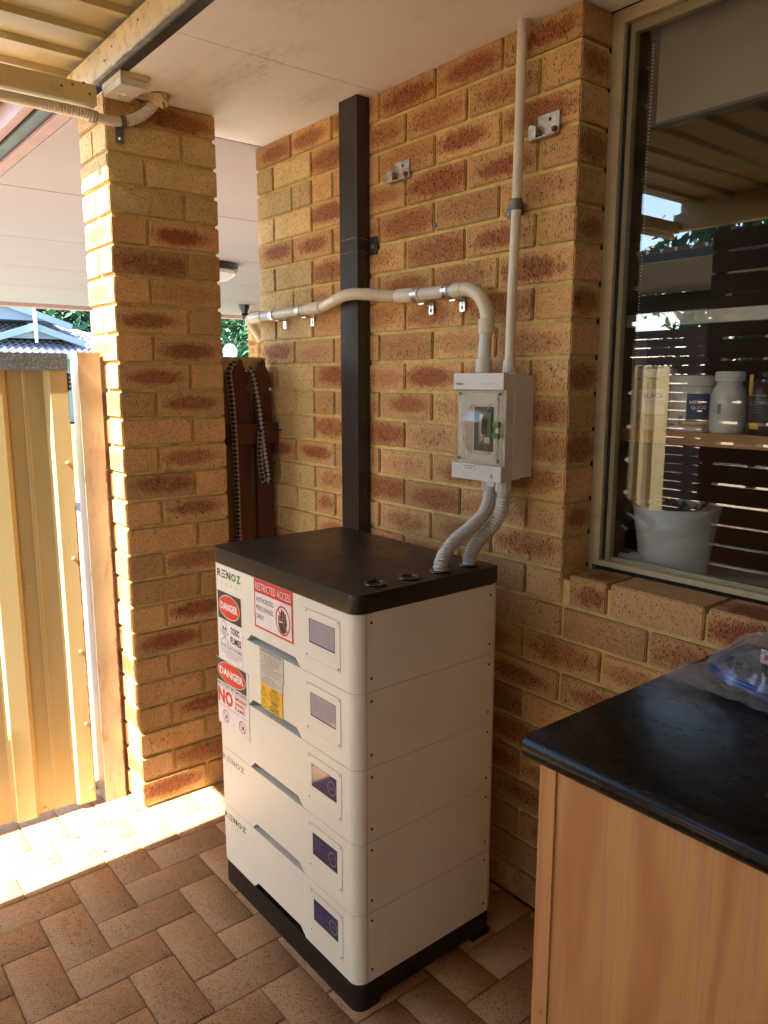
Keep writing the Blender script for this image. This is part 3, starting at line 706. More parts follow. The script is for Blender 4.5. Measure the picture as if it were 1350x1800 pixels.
pts = [(1.10, -.045, 1.6492)] + [(1.118+.087*math.sin(q*math.pi/24), -.045, 1.562+.0873*math.cos(q*math.pi/24)) for q in range(0, 13)] + [(1.205, -.0465, 1.545)]
tube(bm, pts, r, 26); finish('elbow_pipe', bm, PVC, t, smooth=True)
bm = bmesh.new(); sleeve(bm, (1.2035, -.0545, 1.436), (1.2035, -.053, 1.472), .0205)
finish('gland', bm, ISO, t, smooth=True)
bm = bmesh.new(); a = Art(bm, (0, -.0636, 0), (1, 0, 0), (0, 0, 1), (0, -1, 0)); 
finish_me = a.text("25mm A", .27, 1.634, .305, 1.637, 0, 1); finish('printed_marks', bm, GRY, t)
for k, (sx, sz) in enumerate(((.175, 1.6448), (.350, 1.6475), (.940, 1.6503), (1.062, 1.6495))):
    bm = bmesh.new()
    for dx in (-.011, .0): tube(bm, [(sx+dx, -.045, sz), (sx+dx+.0095, -.045, sz)], .0196 if k < 2 else .0212, 24)
    box(bm, sx+.010, sx+.028, -.0125, -.0095, 1.598, 1.633); box(bm, sx-.002, sx+.020, -.04, -.0095, 1.624, 1.628)
    a = Art(bm, (0, -.0126, 0), (1, 0, 0), (0, 0, 1), (0, -1, 0)); a.ell(sx+.019, 1.6085, .0042, .0055, 1, 1, 16); a.rect(sx+.0177, 1.612, sx+.0203, 1.624, 1, 1); a.ell(sx+.019, 1.608, .002, .0025, 2, 2, 12)
    finish('saddle_clip', bm, [ZINC, PVD, RUST], t, smooth=True)
for nm, lab, g0, pts, gx in (('flexible_conduit', 'left grey corrugated conduit from the isolator into a hole in the cabinet top', (1.247, -.068), [(1.247, -.068, 1.150), (1.251, -.072, 1.135), (1.268, -.095, 1.112), (1.288, -.135, 1.090), (1.295, -.185, 1.066), (1.297, -.235, 1.043), (1.306, -.275, 1.020), (1.316, -.300, .998), (1.319, -.305, .978)], (1.319, -.305)),
                         ('flexible_conduit', 'right grey corrugated conduit curving from the isolator to the cabinet edge', (1.299, -.074), [(1.299, -.074, 1.150), (1.302, -.076, 1.132), (1.311, -.092, 1.102), (1.310, -.115, 1.070), (1.303, -.140, 1.045), (1.303, -.170, 1.026), (1.311, -.196, 1.006), (1.317, -.208, .990), (1.318, -.210, .976)], (1.318, -.21))):
    t = thing(nm, lab, 'conduit', (g0[0], g0[1], .98), 'grey corrugated conduits into the cabinet')
    bm = bmesh.new(); flex(bm, pts, .0168, .0078, depth=.0034); finish('flexible_pipe', bm, PVG, t, smooth=True, angle=R(60))
    bm = bmesh.new(); sleeve(bm, (g0[0], g0[1], 1.146), (g0[0]-.001, g0[1], 1.1735), .0195)
    for k in range(12):
        aa = k*math.pi/6; box(bm, g0[0]+.0192*math.cos(aa)-.0012, g0[0]+.0192*math.cos(aa)+.0012, g0[1]+.0192*math.sin(aa)-.0012, g0[1]+.0192*math.sin(aa)+.0012, 1.149, 1.168)
    finish('gland', bm, ISO, t, smooth=True)
bm = bmesh.new(); box(bm, 1.262, 1.284, -.094, -.078, 1.158, 1.172); tag(finish('cable_tag', bm, WPL, bevel=.002), 'small white tag between the two glands under the isolator', 'tag')

# ------------------------------------------------------------------ battery cabinet
CX0, CX1, CY0, CY1 = .722, 1.365, -.585, -.155
cab = thing('battery_cabinet', 'tall white five module battery cabinet with black lid and warning stickers', 'battery cabinet', ((CX0+CX1)/2, (CY0+CY1)/2, 0))
def plan(x0, x1, y0, y1, r, n=7):
    pts = []
    for cx, cy, a0 in ((x0+r, y0+r, 180), (x1-r, y0+r, 270)):
        for k in range(n+1):
            aa = R(a0+90*k/n); pts.append((cx+r*math.cos(aa), cy+r*math.sin(aa)))
    pts += [(x1, y1-.012), (x1-.004, y1-.003), (x1-.012, y1), (x0+.012, y1), (x0, y1-.012)]
    return pts
# base with feet
bm = bmesh.new()
prism(bm, plan(CX0+.002, CX1-.002, CY0+.002, CY1, .028), 2, .016, .0695)
for (a_, b_, c_, d_) in ((CX0+.002, CX0+.03, CY0+.03, CY1),): pass
prism(bm, plan(CX0+.002, CX1-.002, CY0+.002, CY0+.075, .028), 2, .0, .0159)
box(bm, CX0+.002, CX1-.002, CY1-.06, CY1, 0, .0159)
finish('base_plinth', bm, BLK, cab, smooth=True)
zb = [.0705, .2437, .4175, .5915, .7655, .9395]
def module(z0, z1, idx):
    bm = bmesh.new()
    pl = plan(CX0, CX1, CY0, CY1, .028)
    r = .028; e = .0006; z0 += e; z1 -= e
    # notch on the lower front edge
    n0, n1, n2, n3, nh, nd = .905, .926, 1.133, 1.155, .0195, .022
    outline = pl
    lowv = [bm.verts.new((x, y, z0)) for x, y in outline]; hiv = [bm.verts.new((x, y, z1)) for x, y in outline]
    n = len(outline); front = None
    for i in range(n):
        j = (i+1) % n
        if abs(outline[i][1]-CY0) < 1e-6 and abs(outline[j][1]-CY0) < 1e-6 and abs(outline[i][0]-outline[j][0]) > .2: front = (i, j); continue
        bm.faces.new((lowv[i], lowv[j], hiv[j], hiv[i]))
    bm.faces.new(hiv); 
    i, j = front
    N4 = [bm.verts.new(p) for p in ((n0, CY0, z0), (n1, CY0, z0+nh), (n2, CY0, z0+nh), (n3, CY0, z0))]
    bm.faces.new([lowv[i], N4[0], N4[1], N4[2], N4[3], lowv[j], hiv[j], hiv[i]])
    # recess
    B4 = [bm.verts.new(p) for p in ((n0+.012, CY0+nd, z0), (n1+.010, CY0+nd, z0+nh-.001), (n2-.004, CY0+nd, z0+nh-.001), (n3-.006, CY0+nd, z0))]
    gi = 1 if idx > 0 else 2
    for a, b, c, d in ((N4[0], B4[0], B4[1], N4[1]), (N4[1], B4[1], B4[2], N4[2]), (N4[2], B4[2], B4[3], N4[3])):
        f = bm.faces.new((a, b, c, d)); f.material_index = gi
    f = bm.faces.new(B4); f.material_index = gi
    f = bm.faces.new([v for v in lowv[:i+1]] + [N4[0], B4[0], B4[3], N4[3]] + [v for v in lowv[j:]]); f.material_index = 2 if idx == 0 else 0
    bmesh.ops.recalc_face_normals(bm, faces=bm.faces[:])
    a = Art(bm, (0, CY0-.0001, 0), (1, 0, 0), (0, 0, 1), (0, -1, 0), .0002)
    sd = Art(bm, (CX1+.0001, 0, 0), (0, 1, 0), (0, 0, 1), (1, 0, 0), .0002)
    sd.rect(-.5562, z0, -.5552, z1, 3, 1); sd.rect(-.1672, z0, -.1662, z1, 3, 1)
    o = finish('battery_module', bm, [CAB, CABG, DRK, CABD], cab, smooth=True, angle=R(28))
    # display panel
    pz = z0+.0375; bm = bmesh.new(); box(bm, 1.1785, 1.3115, CY0-.0011, CY0-.0002, pz, pz+.1115)
    a = Art(bm, (0, CY0-.0003, 0), (1, 0, 0), (0, 0, 1), (0, -1, 0), .0002)
    t_ = .0007
    for q in ((1.1776, pz-.0008, 1.3124, pz-.0008+t_), (1.1776, pz+.1118, 1.3124, pz+.1118+t_), (1.1776, pz-.0008, 1.1776+t_, pz+.1122), (1.3118, pz-.0008, 1.3125, pz+.1122)): a.rect(q[0], q[1], q[2], q[3], 1, 1)
    pn = finish('display_panel', bm, [CAB, CABD], o)
    bm = bmesh.new()
    sx0, sx1, s0, s1 = 1.198, 1.2935, pz+.0395, pz+.0915
    # bezel, recessed look by dark reveal at left and bottom
    box(bm, sx0-.0030, sx1+.0004, CY0-.0014, CY0-.0012, s0-.0032, s1+.0006, 0)
    box(bm, sx0, sx1, CY0-.0018, CY0-.0015, s0, s1, 1)
    a = Art(bm, (0, CY0-.0019, 0), (1, 0, 0), (0, 0, 1), (0, -1, 0), .0002)
    a.ring(1.276, (s0+s1)/2-.002, .0155, .0165, .0016, 2, 1); a.text("63", 1.2715, (s0+s1)/2-.0045, 1.280, (s0+s1)/2+.001, 2, 1)
    for k in range(4): a.rect(1.204, s1-.012-.008*k, 1.204+(.03, .024, .028, .02)[k], s1-.0113-.008*k, 3, 1)
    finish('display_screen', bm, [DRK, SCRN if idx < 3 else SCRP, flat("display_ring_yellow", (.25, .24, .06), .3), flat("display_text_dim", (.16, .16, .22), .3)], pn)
    for (xx, zz) in ((1.184, pz+.107), (1.306, pz+.107), (1.184, pz+.0045), (1.306, pz+.0045)):
        bm = bmesh.new(); lathe(bm, [(.0019, 0), (.0019, -.0009), (.001, -.0012)], (xx, CY0-.0011, zz), 10, axis='y'); finish('screw', bm, GALV if zz > pz+.05 else PVD, o)
    for (yy, zz) in ((-.543, z0+.152), (-.182, z0+.148), (-.543, z0+.029), (-.182, z0+.026)):
        bm = bmesh.new(); lathe(bm, [(.0032, 0), (.0030, .0008), (.0016, .0012)], (CX1+.0002, yy, zz), 12, axis='x', mi=0); lathe(bm, [(.0016, 0), (.0012, .0004)], (CX1+.0014, yy, zz), 6, axis='x', mi=1); finish('screw', bm, [flat("dark_bronze_screw", (.06, .04, .02), .4), DRK], o)
    return o
mods = [module(zb[i], zb[i+1], i) for i in range(5)]
bm = bmesh.new(); prism(bm, plan(CX0+.003, CX1-.003, CY0+.026, CY1-.003, .02), 2, .068, .9405); finish('seam_light_block', bm, DRK, cab)  # dark filler added inside to block light at the module seams
def logo(z1, w, h, x0=.752, col=(0, 1), efac=1):
    bm = bmesh.new(); a = Art(bm, (0, CY0-.0001, 0), (1, 0, 0), (0, 0, 1), (0, -1, 0), .0003)
    sh = .0; lw = w/5.15
    zz = z1-h
    a.text("R", x0, zz, x0+lw*.90, z1, col[0], 1, .02)
    for k in range(3): 
        q = zz+h*(.0, .42, .84)[k]; a.poly([(x0+lw*1.0+.0008*k, q), (x0+lw*1.88+.0008*k, q), (x0+lw*1.91+.0008*k, q+h*.18), (x0+lw*1.03+.0008*k, q+h*.18)], col[1] if k == 1 else col[0], 1)
    a.text("N", x0+lw*2.1, zz, x0+lw*3.0, z1, col[0], 1, .05); a.text("O", x0+lw*3.12, zz, x0+lw*4.15, z1, col[1], 1, .05); a.text("Z", x0+lw*4.25, zz, x0+lw*5.15, z1, col[1], 1, .05)
    eh = h*.32
    for k, ch in enumerate("ENERGY"): a.text(ch, x0-.004+k*w/4.9, z1-h*1.85, x0-.004+k*w/4.9+eh*.75, z1-h*1.85+eh, 3, 1, .0)
    finish('printed_logo', bm, [INK, GRN, GRY, GRY2], cab)
logo(.9265, .128, .0215)
logo(.3955, .122, .0165, .745, (2, 2)); logo(.2205, .122, .0165, .744, (0, 1))
# stickers
def sheet(x0, x1, z0, z1, th=.0006, mi=0):
    bm = bmesh.new(); box(bm, x0, x1, CY0-.0002-th, CY0-.0002, z0, z1, mi)
    return bm, Art(bm, (0, CY0-.0003-th, 0), (1, 0, 0), (0, 0, 1), (0, -1, 0), .0003)
bm, a = sheet(.751, .879, .675, .867)   # danger / toxic fumes
a.rect(.7515, .7905, .8785, .8665, 2, 1); a.ell(.815, .829, .058, .033, 0, 2); a.ring(.815, .829, .058, .033, .0018, 0, 3); a.ell(.815, .829, .056, .031, 1, 3.5)
a.text("DANGER", .768, .8185, .863, .8395, 0, 4.2, .04)
a.ring(.783, .7705, .0155, .0165, .0011, 3, 1); a.ring(.783, .7565, .0085, .008, .001, 3, 1); a.ell(.777, .7665, .0034, .0042, 3, 1); a.ell(.790, .7665, .0034, .0042, 3, 1); a.ell(.7835, .7605, .0015, .002, 3, 1)
for k in range(3): a.line((.779+.004*k, .749), (.779+.004*k, .754), .0006, 3, 1)
for q in (((.764, .7535), (.802, .7285)), ((.764, .7285), (.802, .7535)), ((.766, .7560), (.804, .7310)), ((.766, .7310), (.804, .7560))): a.line(*q, .0008, 3, 1)
for q in ((.763, .756), (.803, .756), (.763, .728), (.803, .728)): a.ring(q[0], q[1], .003, .003, .0007, 3, 1, 12)
a.text("TOXIC", .8175, .7595, .866, .7775, 3, 1, .03); a.text("FUMES", .8155, .7325, .873, .7515, 3, 1, .03); a.line((.760, .7235), (.872, .7235), .0009, 3, 1)
a.text("FIRE WILL CAUSE TOXIC FUMES", .759, .7135, .874, .7200, 3, 1, .01); a.line((.760, .7098), (.872, .7098), .0004, 3, 1)
a.text("Appropriate PPE requirements apply", .760, .7025, .872, .7075, 3, 1); a.text("for servicing the surrounding with", .765, .6955, .871, .7005, 3, 1); a.text("the battery system", .790, .6885, .852, .6935, 3, 1)
finish('toxic_fumes_sticker', bm, [WHT, RED, STK, INK], cab)
bm, a = sheet(.731, .905, .485, .6745, .0011)
a.rect(.7315, .6095, .8955, .6735, 2, 1); a.ell(.8155, .6425, .0775, .0315, 0, 2); a.ell(.8155, .6425, .0757, .0298, 1, 3); a.text("DANGER", .749, .6315, .882, .6535, 0, 4, .04)
a.text("RISK OF BATTERY EXPLOSION", .733, .5985, .896, .6065, 3, 1, .02); a.line((.732, .5945), (.897, .5945), .0008, 3, 1)
a.text("NO", .734, .5475, .8185, .5905, 1, 1, .045); a.text("SMOKING", .830, .5785, .895, .5895, 1, 1, .02); a.text("SPARKS", .830, .5640, .884, .5750, 1, 1, .02); a.text("FLAMES", .830, .5495, .884, .5605, 1, 1, .02)
a.line((.732, .5415), (.897, .5415), .0008, 3, 1)
for u in (.776, .868):
    a.ring(u, .514, .0185, .0175, .0022, 1, 2); a.line((u-.012, .526), (u+.012, .502), .002, 1, 2); a.line((u-.006, .505), (u+.008, .520), .0016, 3, 1); a.line((u-.002, .504), (u-.004, .522), .0014, 3, 1); a.ell(u+.004, .512, .003, .005, 3, 1)
finish('no_smoking_sticker', bm, [WHT, RED, STK, INK], cab)
bm, a = sheet(.949, 1.127, .8145, .9385, .0007, 1)
a.rect(.9545, .8195, 1.1215, .9050, 0, 1); a.text("RESTRICTED ACCESS", .9565, .9115, 1.1195, .9305, 0, 1, .0)
a.text("AUTHORIZED", .9600, .8820, 1.043, .8945, 2, 2, .0); a.text("PERSONNEL", .9600, .8605, 1.041, .8730, 2, 2, .0); a.text("ONLY", .9600, .8390, .9955, .8515, 2, 2, .0)
u, v = 1.0835, .8600
a.ring(u, v, .0325, .0365, .0042, 1, 3)
for k, (uu, tp) in enumerate(((u-.0115, .879), (u-.0040, .887), (u+.0038, .885), (u+.0112, .880))): a.rect(uu-.0032, .857, uu+.0032, tp, 3, 2)
a.rect(u-.0205, .850, u-.0160, .870, 3, 2); a.rect(u+.0150, .850, u+.0175, .868, 3, 1.9); a.poly([(u-.0205, .852), (u+.0150, .858), (u+.0150, .838), (u+.006, .829), (u-.010, .829), (u-.0175, .840)], 3, 1.7)
a.line((u-.020, v+.026), (u+.020, v-.026), .0036, 1, 4)
finish('restricted_access_sticker', bm, [WHT, RED, INK, STK], cab)
bm, a = sheet(.970, 1.0800, .7005, .7665, .0016)
a.text("SHUTDOWN PROCEDURE", .972, .7585, 1.074, .7645, 1, 1, .01)
for k, (s_, x_) in enumerate((("STEP 1: TURN OFF THE MAIN AC SUPPLY", 0), ("SWITCH IN THE SWITCHBOARD", .014), ("TO THE INVERTER POSITION", .014), ("STEP 2: TURN OFF THE BATTERY", 0), ("ISOLATOR SWITCH", .014), ("STEP 3: TURN OFF THE BATTERY SYSTEM", 0), ("Maximum voltage: 57.6 V DC", 0), ("Short circuit current: 1 kA", .0))):
    z = .7535-k*.0064; a.text(s_, .974+x_, z-.0032, min(1.077, .974+x_+len(s_)*.0031), z, 1, 1)
finish('shutdown_procedure_label', bm, [LAB, INK], cab)
bm, a = sheet(.970, 1.0745, .6755, .7003, .0019)
for k, s_ in enumerate(("BATTERY SUPPLY", "SHORT CIRCUIT CURRENT  2 kA", "MAX VOLTAGE  57.6 V")): z = .6965-k*.0068; a.text(s_, .976+(.018 if k == 0 else 0), z-.0036, 1.040 if k != 1 else 1.066, z, 1, 1)
finish('battery_supply_label', bm, [LAB, INK], cab)
bm, a = sheet(.9705, 1.0735, .6105, .6752, .0020)
a.line((.971, .6425), (1.073, .6425), .0007, 1, 1)
for zz in (.6475, .6155):
    for q in (((.9735, zz), (.9985, zz)), ((.9985, zz), (.986, zz+.022)), ((.986, zz+.022), (.9735, zz))): a.line(*q, .0013, 1, 1)
    a.poly([(.9870, zz+.016), (.9835, zz+.0085), (.9860, zz+.0090), (.9845, zz+.003), (.9885, zz+.0105), (.9862, zz+.0100)], 1, 1)
for k, (s_, w_) in enumerate((("WARNING", .028), ("DUAL SUPPLY", .036), ("ISOLATE BOTH SUPPLIES", .052), ("BEFORE WORKING ON", .048), ("THIS EQUIPMENT", .040))): z = .6722-k*.0058; a.text(s_, 1.036-w_/2, z-.0040, 1.036+w_/2, z, 1, 1, .02 if k == 0 else 0)
for k, (s_, w_) in enumerate((("WARNING", .034), ("DO NOT", .024), ("DISCONNECT", .046), ("UNDER LOAD", .046))): z = .6402-k*.0070; a.text(s_, 1.036-w_/2, z-.0052, 1.036+w_/2, z, 1, 1, .02)
finish('yellow_warning_label', bm, [YEL, INK], cab)
# lid
bm = bmesh.new(); prism(bm, plan(CX0-.001, CX1+.001, CY0-.001, CY1+.002, .029, 9), 2, .9405, .982)
finish('lid', bm, BLK, cab, smooth=True, bevel=.0022, seg=2)
for k, (gx, gy) in enumerate(((1.313, -.489), (1.319, -.399), (1.319, -.305), (1.318, -.210))):
    bm = bmesh.new(); prof = []
    prof = [(.0165, .0), (.026, .0), (.0275, .0015), (.0265, .0035), (.0205, .0052), (.0175, .0045), (.0160, .0005)]
    rings = []
    for (r_, h_) in prof: rings.append([bm.verts.new((gx+r_*math.cos(2*math.pi*q/28), gy+r_*math.sin(2*math.pi*q/28), .9822+h_)) for q in range(28)])
    for i in range(len(rings)-1):
        for q in range(28): bm.faces.new((rings[i][q], rings[i][(q+1) % 28], rings[i+1][(q+1) % 28], rings[i+1][q]))
    f = bm.faces.new([bm.verts.new((gx+.0166*math.cos(2*math.pi*q/28), gy+.0166*math.sin(2*math.pi*q/28), .98225)) for q in range(28)]); f.material_index = 1
    finish('cable_grommet', bm, [BLKG, DRK], cab, smooth=True)

# ------------------------------------------------------------------ window with things inside
w = thing('window', 'large sliding window in beige aluminium frame reflecting the courtyard', 'window', (2.4, .13, .94))
WX1 = 3.28
bm = bmesh.new()
box(bm, 1.4305, 1.461, .106, .165, .9615, 2.206); box(bm, 1.4305, WX1, .106, .165, 2.2062, 2.2355); box(bm, WX1-.03, WX1, .106, .165, .975, 2.206)
box(bm, 1.4305, WX1, .100, .165, .9420, .9462); box(bm, 1.4420, WX1, .108, .128, .9605, .9735)
box(bm, 1.4305, 1.4415, .106, .165, .9464, .9612)
finish('frame', bm, ALU, w, bevel=.0015)
bm = bmesh.new(); box(bm, 1.4425, WX1-.03, .122, .126, .9464, .9603); box(bm, 1.4612, 1.4675, .118, .150, .9737, 2.2060); finish('gasket', bm, DRK, w)
bm = bmesh.new(); box(bm, 1.4676, 1.4800, .122, .140, .9738, 2.206); box(bm, 1.4802, 3.2, .1225, .140, 2.186, 2.2058); box(bm, 1.4802, 3.2, .1285, .140, .9700, .9830); finish('sash', bm, ALUD, w, bevel=.001)
bm = bmesh.new(); box(bm, 1.4801, 3.2, .131, .1345, .9831, 2.1859); finish('pane', bm, GLASS, w)
bm = bmesh.new(); box(bm, 1.4305, 3.29, .1655, .44, .915, .942); finish('inner_sill', bm, WPL, w, bevel=.003)
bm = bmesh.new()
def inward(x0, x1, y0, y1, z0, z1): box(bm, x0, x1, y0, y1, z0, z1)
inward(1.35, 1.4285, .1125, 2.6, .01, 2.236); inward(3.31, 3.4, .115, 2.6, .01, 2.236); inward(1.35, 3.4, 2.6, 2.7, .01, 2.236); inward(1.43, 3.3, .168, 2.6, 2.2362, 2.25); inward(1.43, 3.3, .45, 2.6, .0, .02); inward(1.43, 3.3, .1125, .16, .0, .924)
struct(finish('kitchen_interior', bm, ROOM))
bl = thing('roller_blind', 'grey brown roller blind partly lowered at the top of the window', 'blind', (2.3, .2, 2.0))
bm = bmesh.new(); box(bm, 1.494, 3.2, .1990, .2005, 2.004, 2.225); finish('fabric', bm, M("blind_fabric", (.24, .20, .17), .9, bmp=.2, bs=900), bl)
bm = bmesh.new(); box(bm, 1.494, 3.2, .192, .208, 1.990, 2.004); finish('bottom_bar', bm, BLK, bl, bevel=.002)
bm = bmesh.new(); tube(bm, [(1.49, .225, 2.20), (3.2, .225, 2.20)], .02, 16); finish('roller', bm, WPL, bl, smooth=True)
bm = bmesh.new()
for k in range(96): bmesh.ops.create_icosphere(bm, subdivisions=1, radius=.0021, matrix=Matrix.Translation((1.489+.0012*math.sin(k*.15), .180, 2.17-k*.0078)))
finish('bead_chain', bm, LAB, bl)
bm = bmesh.new(); box(bm, 1.432, 2.9, .215, .240, 1.548, 1.577); a = Art(bm, (0, .2149, 0), (1, 0, 0), (0, 0, 1), (0, -1, 0))
a.text("WARNING", 1.500, 1.5585, 1.527, 1.5630, 1, 1, .02); a.ring(1.536, 1.561, .006, .008, .0008, 1, 1); 
for k in range(4): a.rect(1.550, 1.5535+.0045*k, 1.62, 1.5543+.0045*k, 2, 1)
a.text("BLINDS", 1.447, 1.562, 1.458, 1.5655, 1, 1, .02); a.text("200 x 90", 1.466, 1.562, 1.48, 1.5645, 2, 1)
tag(finish('headrail_box', bm, [flat("off_white_card", (.62, .56, .48), .5), INK, GRY], bevel=.001), 'long flat white strip printed WARNING behind the window above the jars', 'headrail')
bm = bmesh.new(); box(bm, 1.4290, 3.25, .22, .40, 1.2655, 1.2965); tag(finish('shelf', bm, SHELFM, bevel=.002), 'orange brown timber shelf behind the glass holding jars', 'shelf')
def jar(name, label, cat, x, y, r, h, parts):
    t = thing(name, label, cat, (x, y, 1.2967)); parts(t, x, y, r, h, 1.2967); return t
def curved_label(bm, x, y, z0, z1, r, a0, a1, mi, n=14):
    for k in range(n):
        t0, t1 = R(a0+(a1-a0)*k/n), R(a0+(a1-a0)*(k+1)/n)
        f = bm.faces.new([bm.verts.new(q) for q in ((x+r*math.cos(t0), y+r*math.sin(t0), z0), (x+r*math.cos(t1), y+r*math.sin(t1), z0), (x+r*math.cos(t1), y+r*math.sin(t1), z1), (x+r*math.cos(t0), y+r*math.sin(t0), z1))]); f.material_index = mi
def curved_text(bm, s_, x, y, z0, z1, r, a0, a1, mi, bold=0):
    V, F, x0, x1, y0, y1 = text_geo(s_, bold); vs = []
    for (px, py) in V:
        aa = R(a0+(a1-a0)*(px-x0)/(x1-x0)); vs.append(bm.verts.new((x+r*math.cos(aa), y+r*math.sin(aa), z0+(z1-z0)*(py-y0)/(y1-y0))))
    for f in F:
        try: q = bm.faces.new([vs[i] for i in f]); q.material_index = mi
        except ValueError: pass
def p1(t, x, y, r, h, z):
    bm = bmesh.new(); lathe(bm, [(r*.95, 0), (r, .005), (r, h*.80), (r*.9, h*.84)], (x, y, z)); curved_label(bm, x, y, z+.038, z+.10, r+.0006, 180, 330, 1); curved_text(bm, "BLACK", x, y, z+.078, z+.090, r+.0012, 262, 325, 2); curved_text(bm, "GLUCOSE", x, y, z+.064, z+.073, r+.0012, 262, 325, 3); curved_label(bm, x, y, z+.034, z+.0378, r+.0007, 240, 330, 3)
    finish('jar_body', bm, [M("honey_content", (.55, .42, .16), .3), WHT, INK, ORG], t, smooth=True)
    bm = bmesh.new(); lathe(bm, [(r*1.02, h*.85), (r*1.05, h*.86), (r*1.05, h*.99), (r*.98, h)], (x, y, z)); finish('lid', bm, WPL, t, smooth=True)
jar('jar', 'pale yellow jar with white label and white lid at the left of the shelf', 'jar', 1.492, .272, .044, .150, p1)
def p2(t, x, y, r, h, z):
    bm = bmesh.new(); lathe(bm, [(r*.93, 0), (r, .006), (r, h*.78), (r*.96, h*.81)], (x, y, z)); curved_label(bm, x, y, z+.030, z+.090, r+.0006, 285, 345, 1); curved_text(bm, "MEGA", x, y, z+.066, z+.074, r+.0012, 292, 330, 2, .02); curved_text(bm, "GLYCO", x, y, z+.054, z+.062, r+.0012, 296, 334, 2, .02)
    curved_label(bm, x, y, z+.024, z+.0295, r+.0006, 285, 345, 3); curved_label(bm, x, y, z+.012, z+.018, r+.0006, 200, 256, 3); curved_label(bm, x, y, z+.012, z+.018, r+.0006, 262, 345, 3)
    for k in range(7): curved_label(bm, x, y, z+.018+k*.003, z+.0197+k*.003, r+.0008, 266, 277, 4, 3)
    finish('tub_body', bm, [WPL, BLU, WHT, ORG, INK], t, smooth=True)
    bm = bmesh.new(); lathe(bm, [(r*1.0, h*.815), (r*1.03, h*.83), (r*1.03, h*.985), (r*.98, h)], (x, y, z)); finish('lid', bm, WPL, t, smooth=True)
jar('tub', 'wide white supplement tub with navy label between jar and white bottle', 'tub', 1.588, .276, .052, .133, p2)
def p3(t, x, y, r, h, z):
    bm = bmesh.new(); lathe(bm, [(r*.9, 0), (r, .008), (r*.98, .085), (r*.88, .102), (r*.70, .112), (r*.68, .118)], (x, y, z)); 
    for k in range(9): curved_label(bm, x, y, z+.046+k*.0025, z+.0475+k*.0025, r+.0008, 262, 275, 1, 3)
    curved_text(bm, "03 27", x, y, z+.05, z+.056, r+.001, 246, 258, 1)
    finish('bottle_body', bm, [WPL, INK], t, smooth=True)
    bm = bmesh.new(); lathe(bm, [(r*.76, .1185), (r*.80, .120), (r*.80, h-.002), (r*.74, h)], (x, y, z), 40)
    for k in range(40): aa = 2*math.pi*k/40; box(bm, x+r*.80*math.cos(aa)-.0006, x+r*.80*math.cos(aa)+.0006, y+r*.80*math.sin(aa)-.0006, y+r*.80*math.sin(aa)+.0006, z+.121, z+h-.004)
    finish('cap', bm, WPL, t)
jar('bottle', 'plain white pill bottle with ribbed cap behind the glass', 'bottle', 1.682, .268, .0395, .142, p3)
def p4(t, x, y, r, h, z):
    bm = bmesh.new(); lathe(bm, [(r*.95, 0), (r, .006), (r, .098), (r*.8, .118), (r*.55, .128)], (x, y, z)); curved_text(bm, "How to take", x, y, z+.086, z+.092, r+.0008, 235, 285, 1)
    for k in range(6): curved_text(bm, ("Mix one scoop with", "water or any drink", "and take once each", "day with food. Store", "in a cool dry", "place")[k], x, y, z+.079-k*.006, z+.0825-k*.006, r+.0008, 235+k%2*3, 283-k*2, 2)
    curved_label(bm, x, y, z+.014, z+.028, r+.0008, 237, 268, 3, 6)
    finish('bottle_body', bm, [flat("dark_brown_pack", (.030, .02, .014), .35), LAB, GRY, YEL], t, smooth=True)
    bm = bmesh.new(); lathe(bm, [(r*.58, .1285), (r*.6, .130), (r*.6, h), (r*.5, h+.002)], (x, y, z)); box(bm, x-.030, x-.022, y-.043, y-.040, z+.088, z+.134, 1); finish('cap', bm, [flat("dark_cap", (.03, .025, .02), .4), ORG], t)
jar('bottle', 'dark brown bottle with yellow tag at the right end of the visible shelf', 'bottle', 1.775, .275, .046, .138, p4)
bm = bmesh.new(); v0 = (1.432, .235, 1.297)
prism(bm, [(1.434, 1.300), (1.474, 1.300), (1.470, 1.512), (1.430, 1.512)], 1, .250, .252, 0); a = Art(bm, (0, .2499, 0), (1, 0, 0), (0, 0, 1), (0, -1, 0)); a.text("MICRO", 1.438, 1.448, 1.466, 1.456, 1, 1); a.ring(1.452, 1.45, .016, .028, .0012, 1, 1)
for k in range(7): a.ring(1.435+.0055*k, 1.508, .002, .005, .0006, 1, 1, 12)
tag(finish('notepad', bm, [flat("grey_card", (.28, .27, .26), .6), INK]), 'small grey spiral notepad printed MICRO behind the left window frame', 'notepad')
t = thing('flower_pot', 'white tapered pot with dark plant on the inner window sill', 'flower pot', (1.575, .275, .942))
bm = bmesh.new(); c_ = (1.572, .262, .9423)
rings = []
for (r_, h_) in [(.076, 0), (.080, .004), (.101, .150), (.105, .168), (.103, .170), (.098, .166), (.095, .145)]: rings.append((r_, h_))
lathe(bm, rings, c_, 40); finish('pot_body', bm, WPOT, t, smooth=True)
bm = bmesh.new()
for k in range(60):
    aa = random.uniform(0, 2*math.pi); rr = random.uniform(0, .07); p0 = Vector((c_[0]+rr*math.cos(aa), c_[1]+rr*math.sin(aa), c_[2]+.152)); d = Vector((math.cos(aa), math.sin(aa), random.uniform(.2, .9))).normalized()*random.uniform(.02, .045); s_ = d.cross(Vector((0, 0, 1))).normalized()*.009
    bm.faces.new([bm.verts.new(q) for q in (p0, p0+d*.5+s_, p0+d, p0+d*.5-s_)])
finish('leaves', bm, flat("dark_leaf", (.05, .06, .02), .5), t)
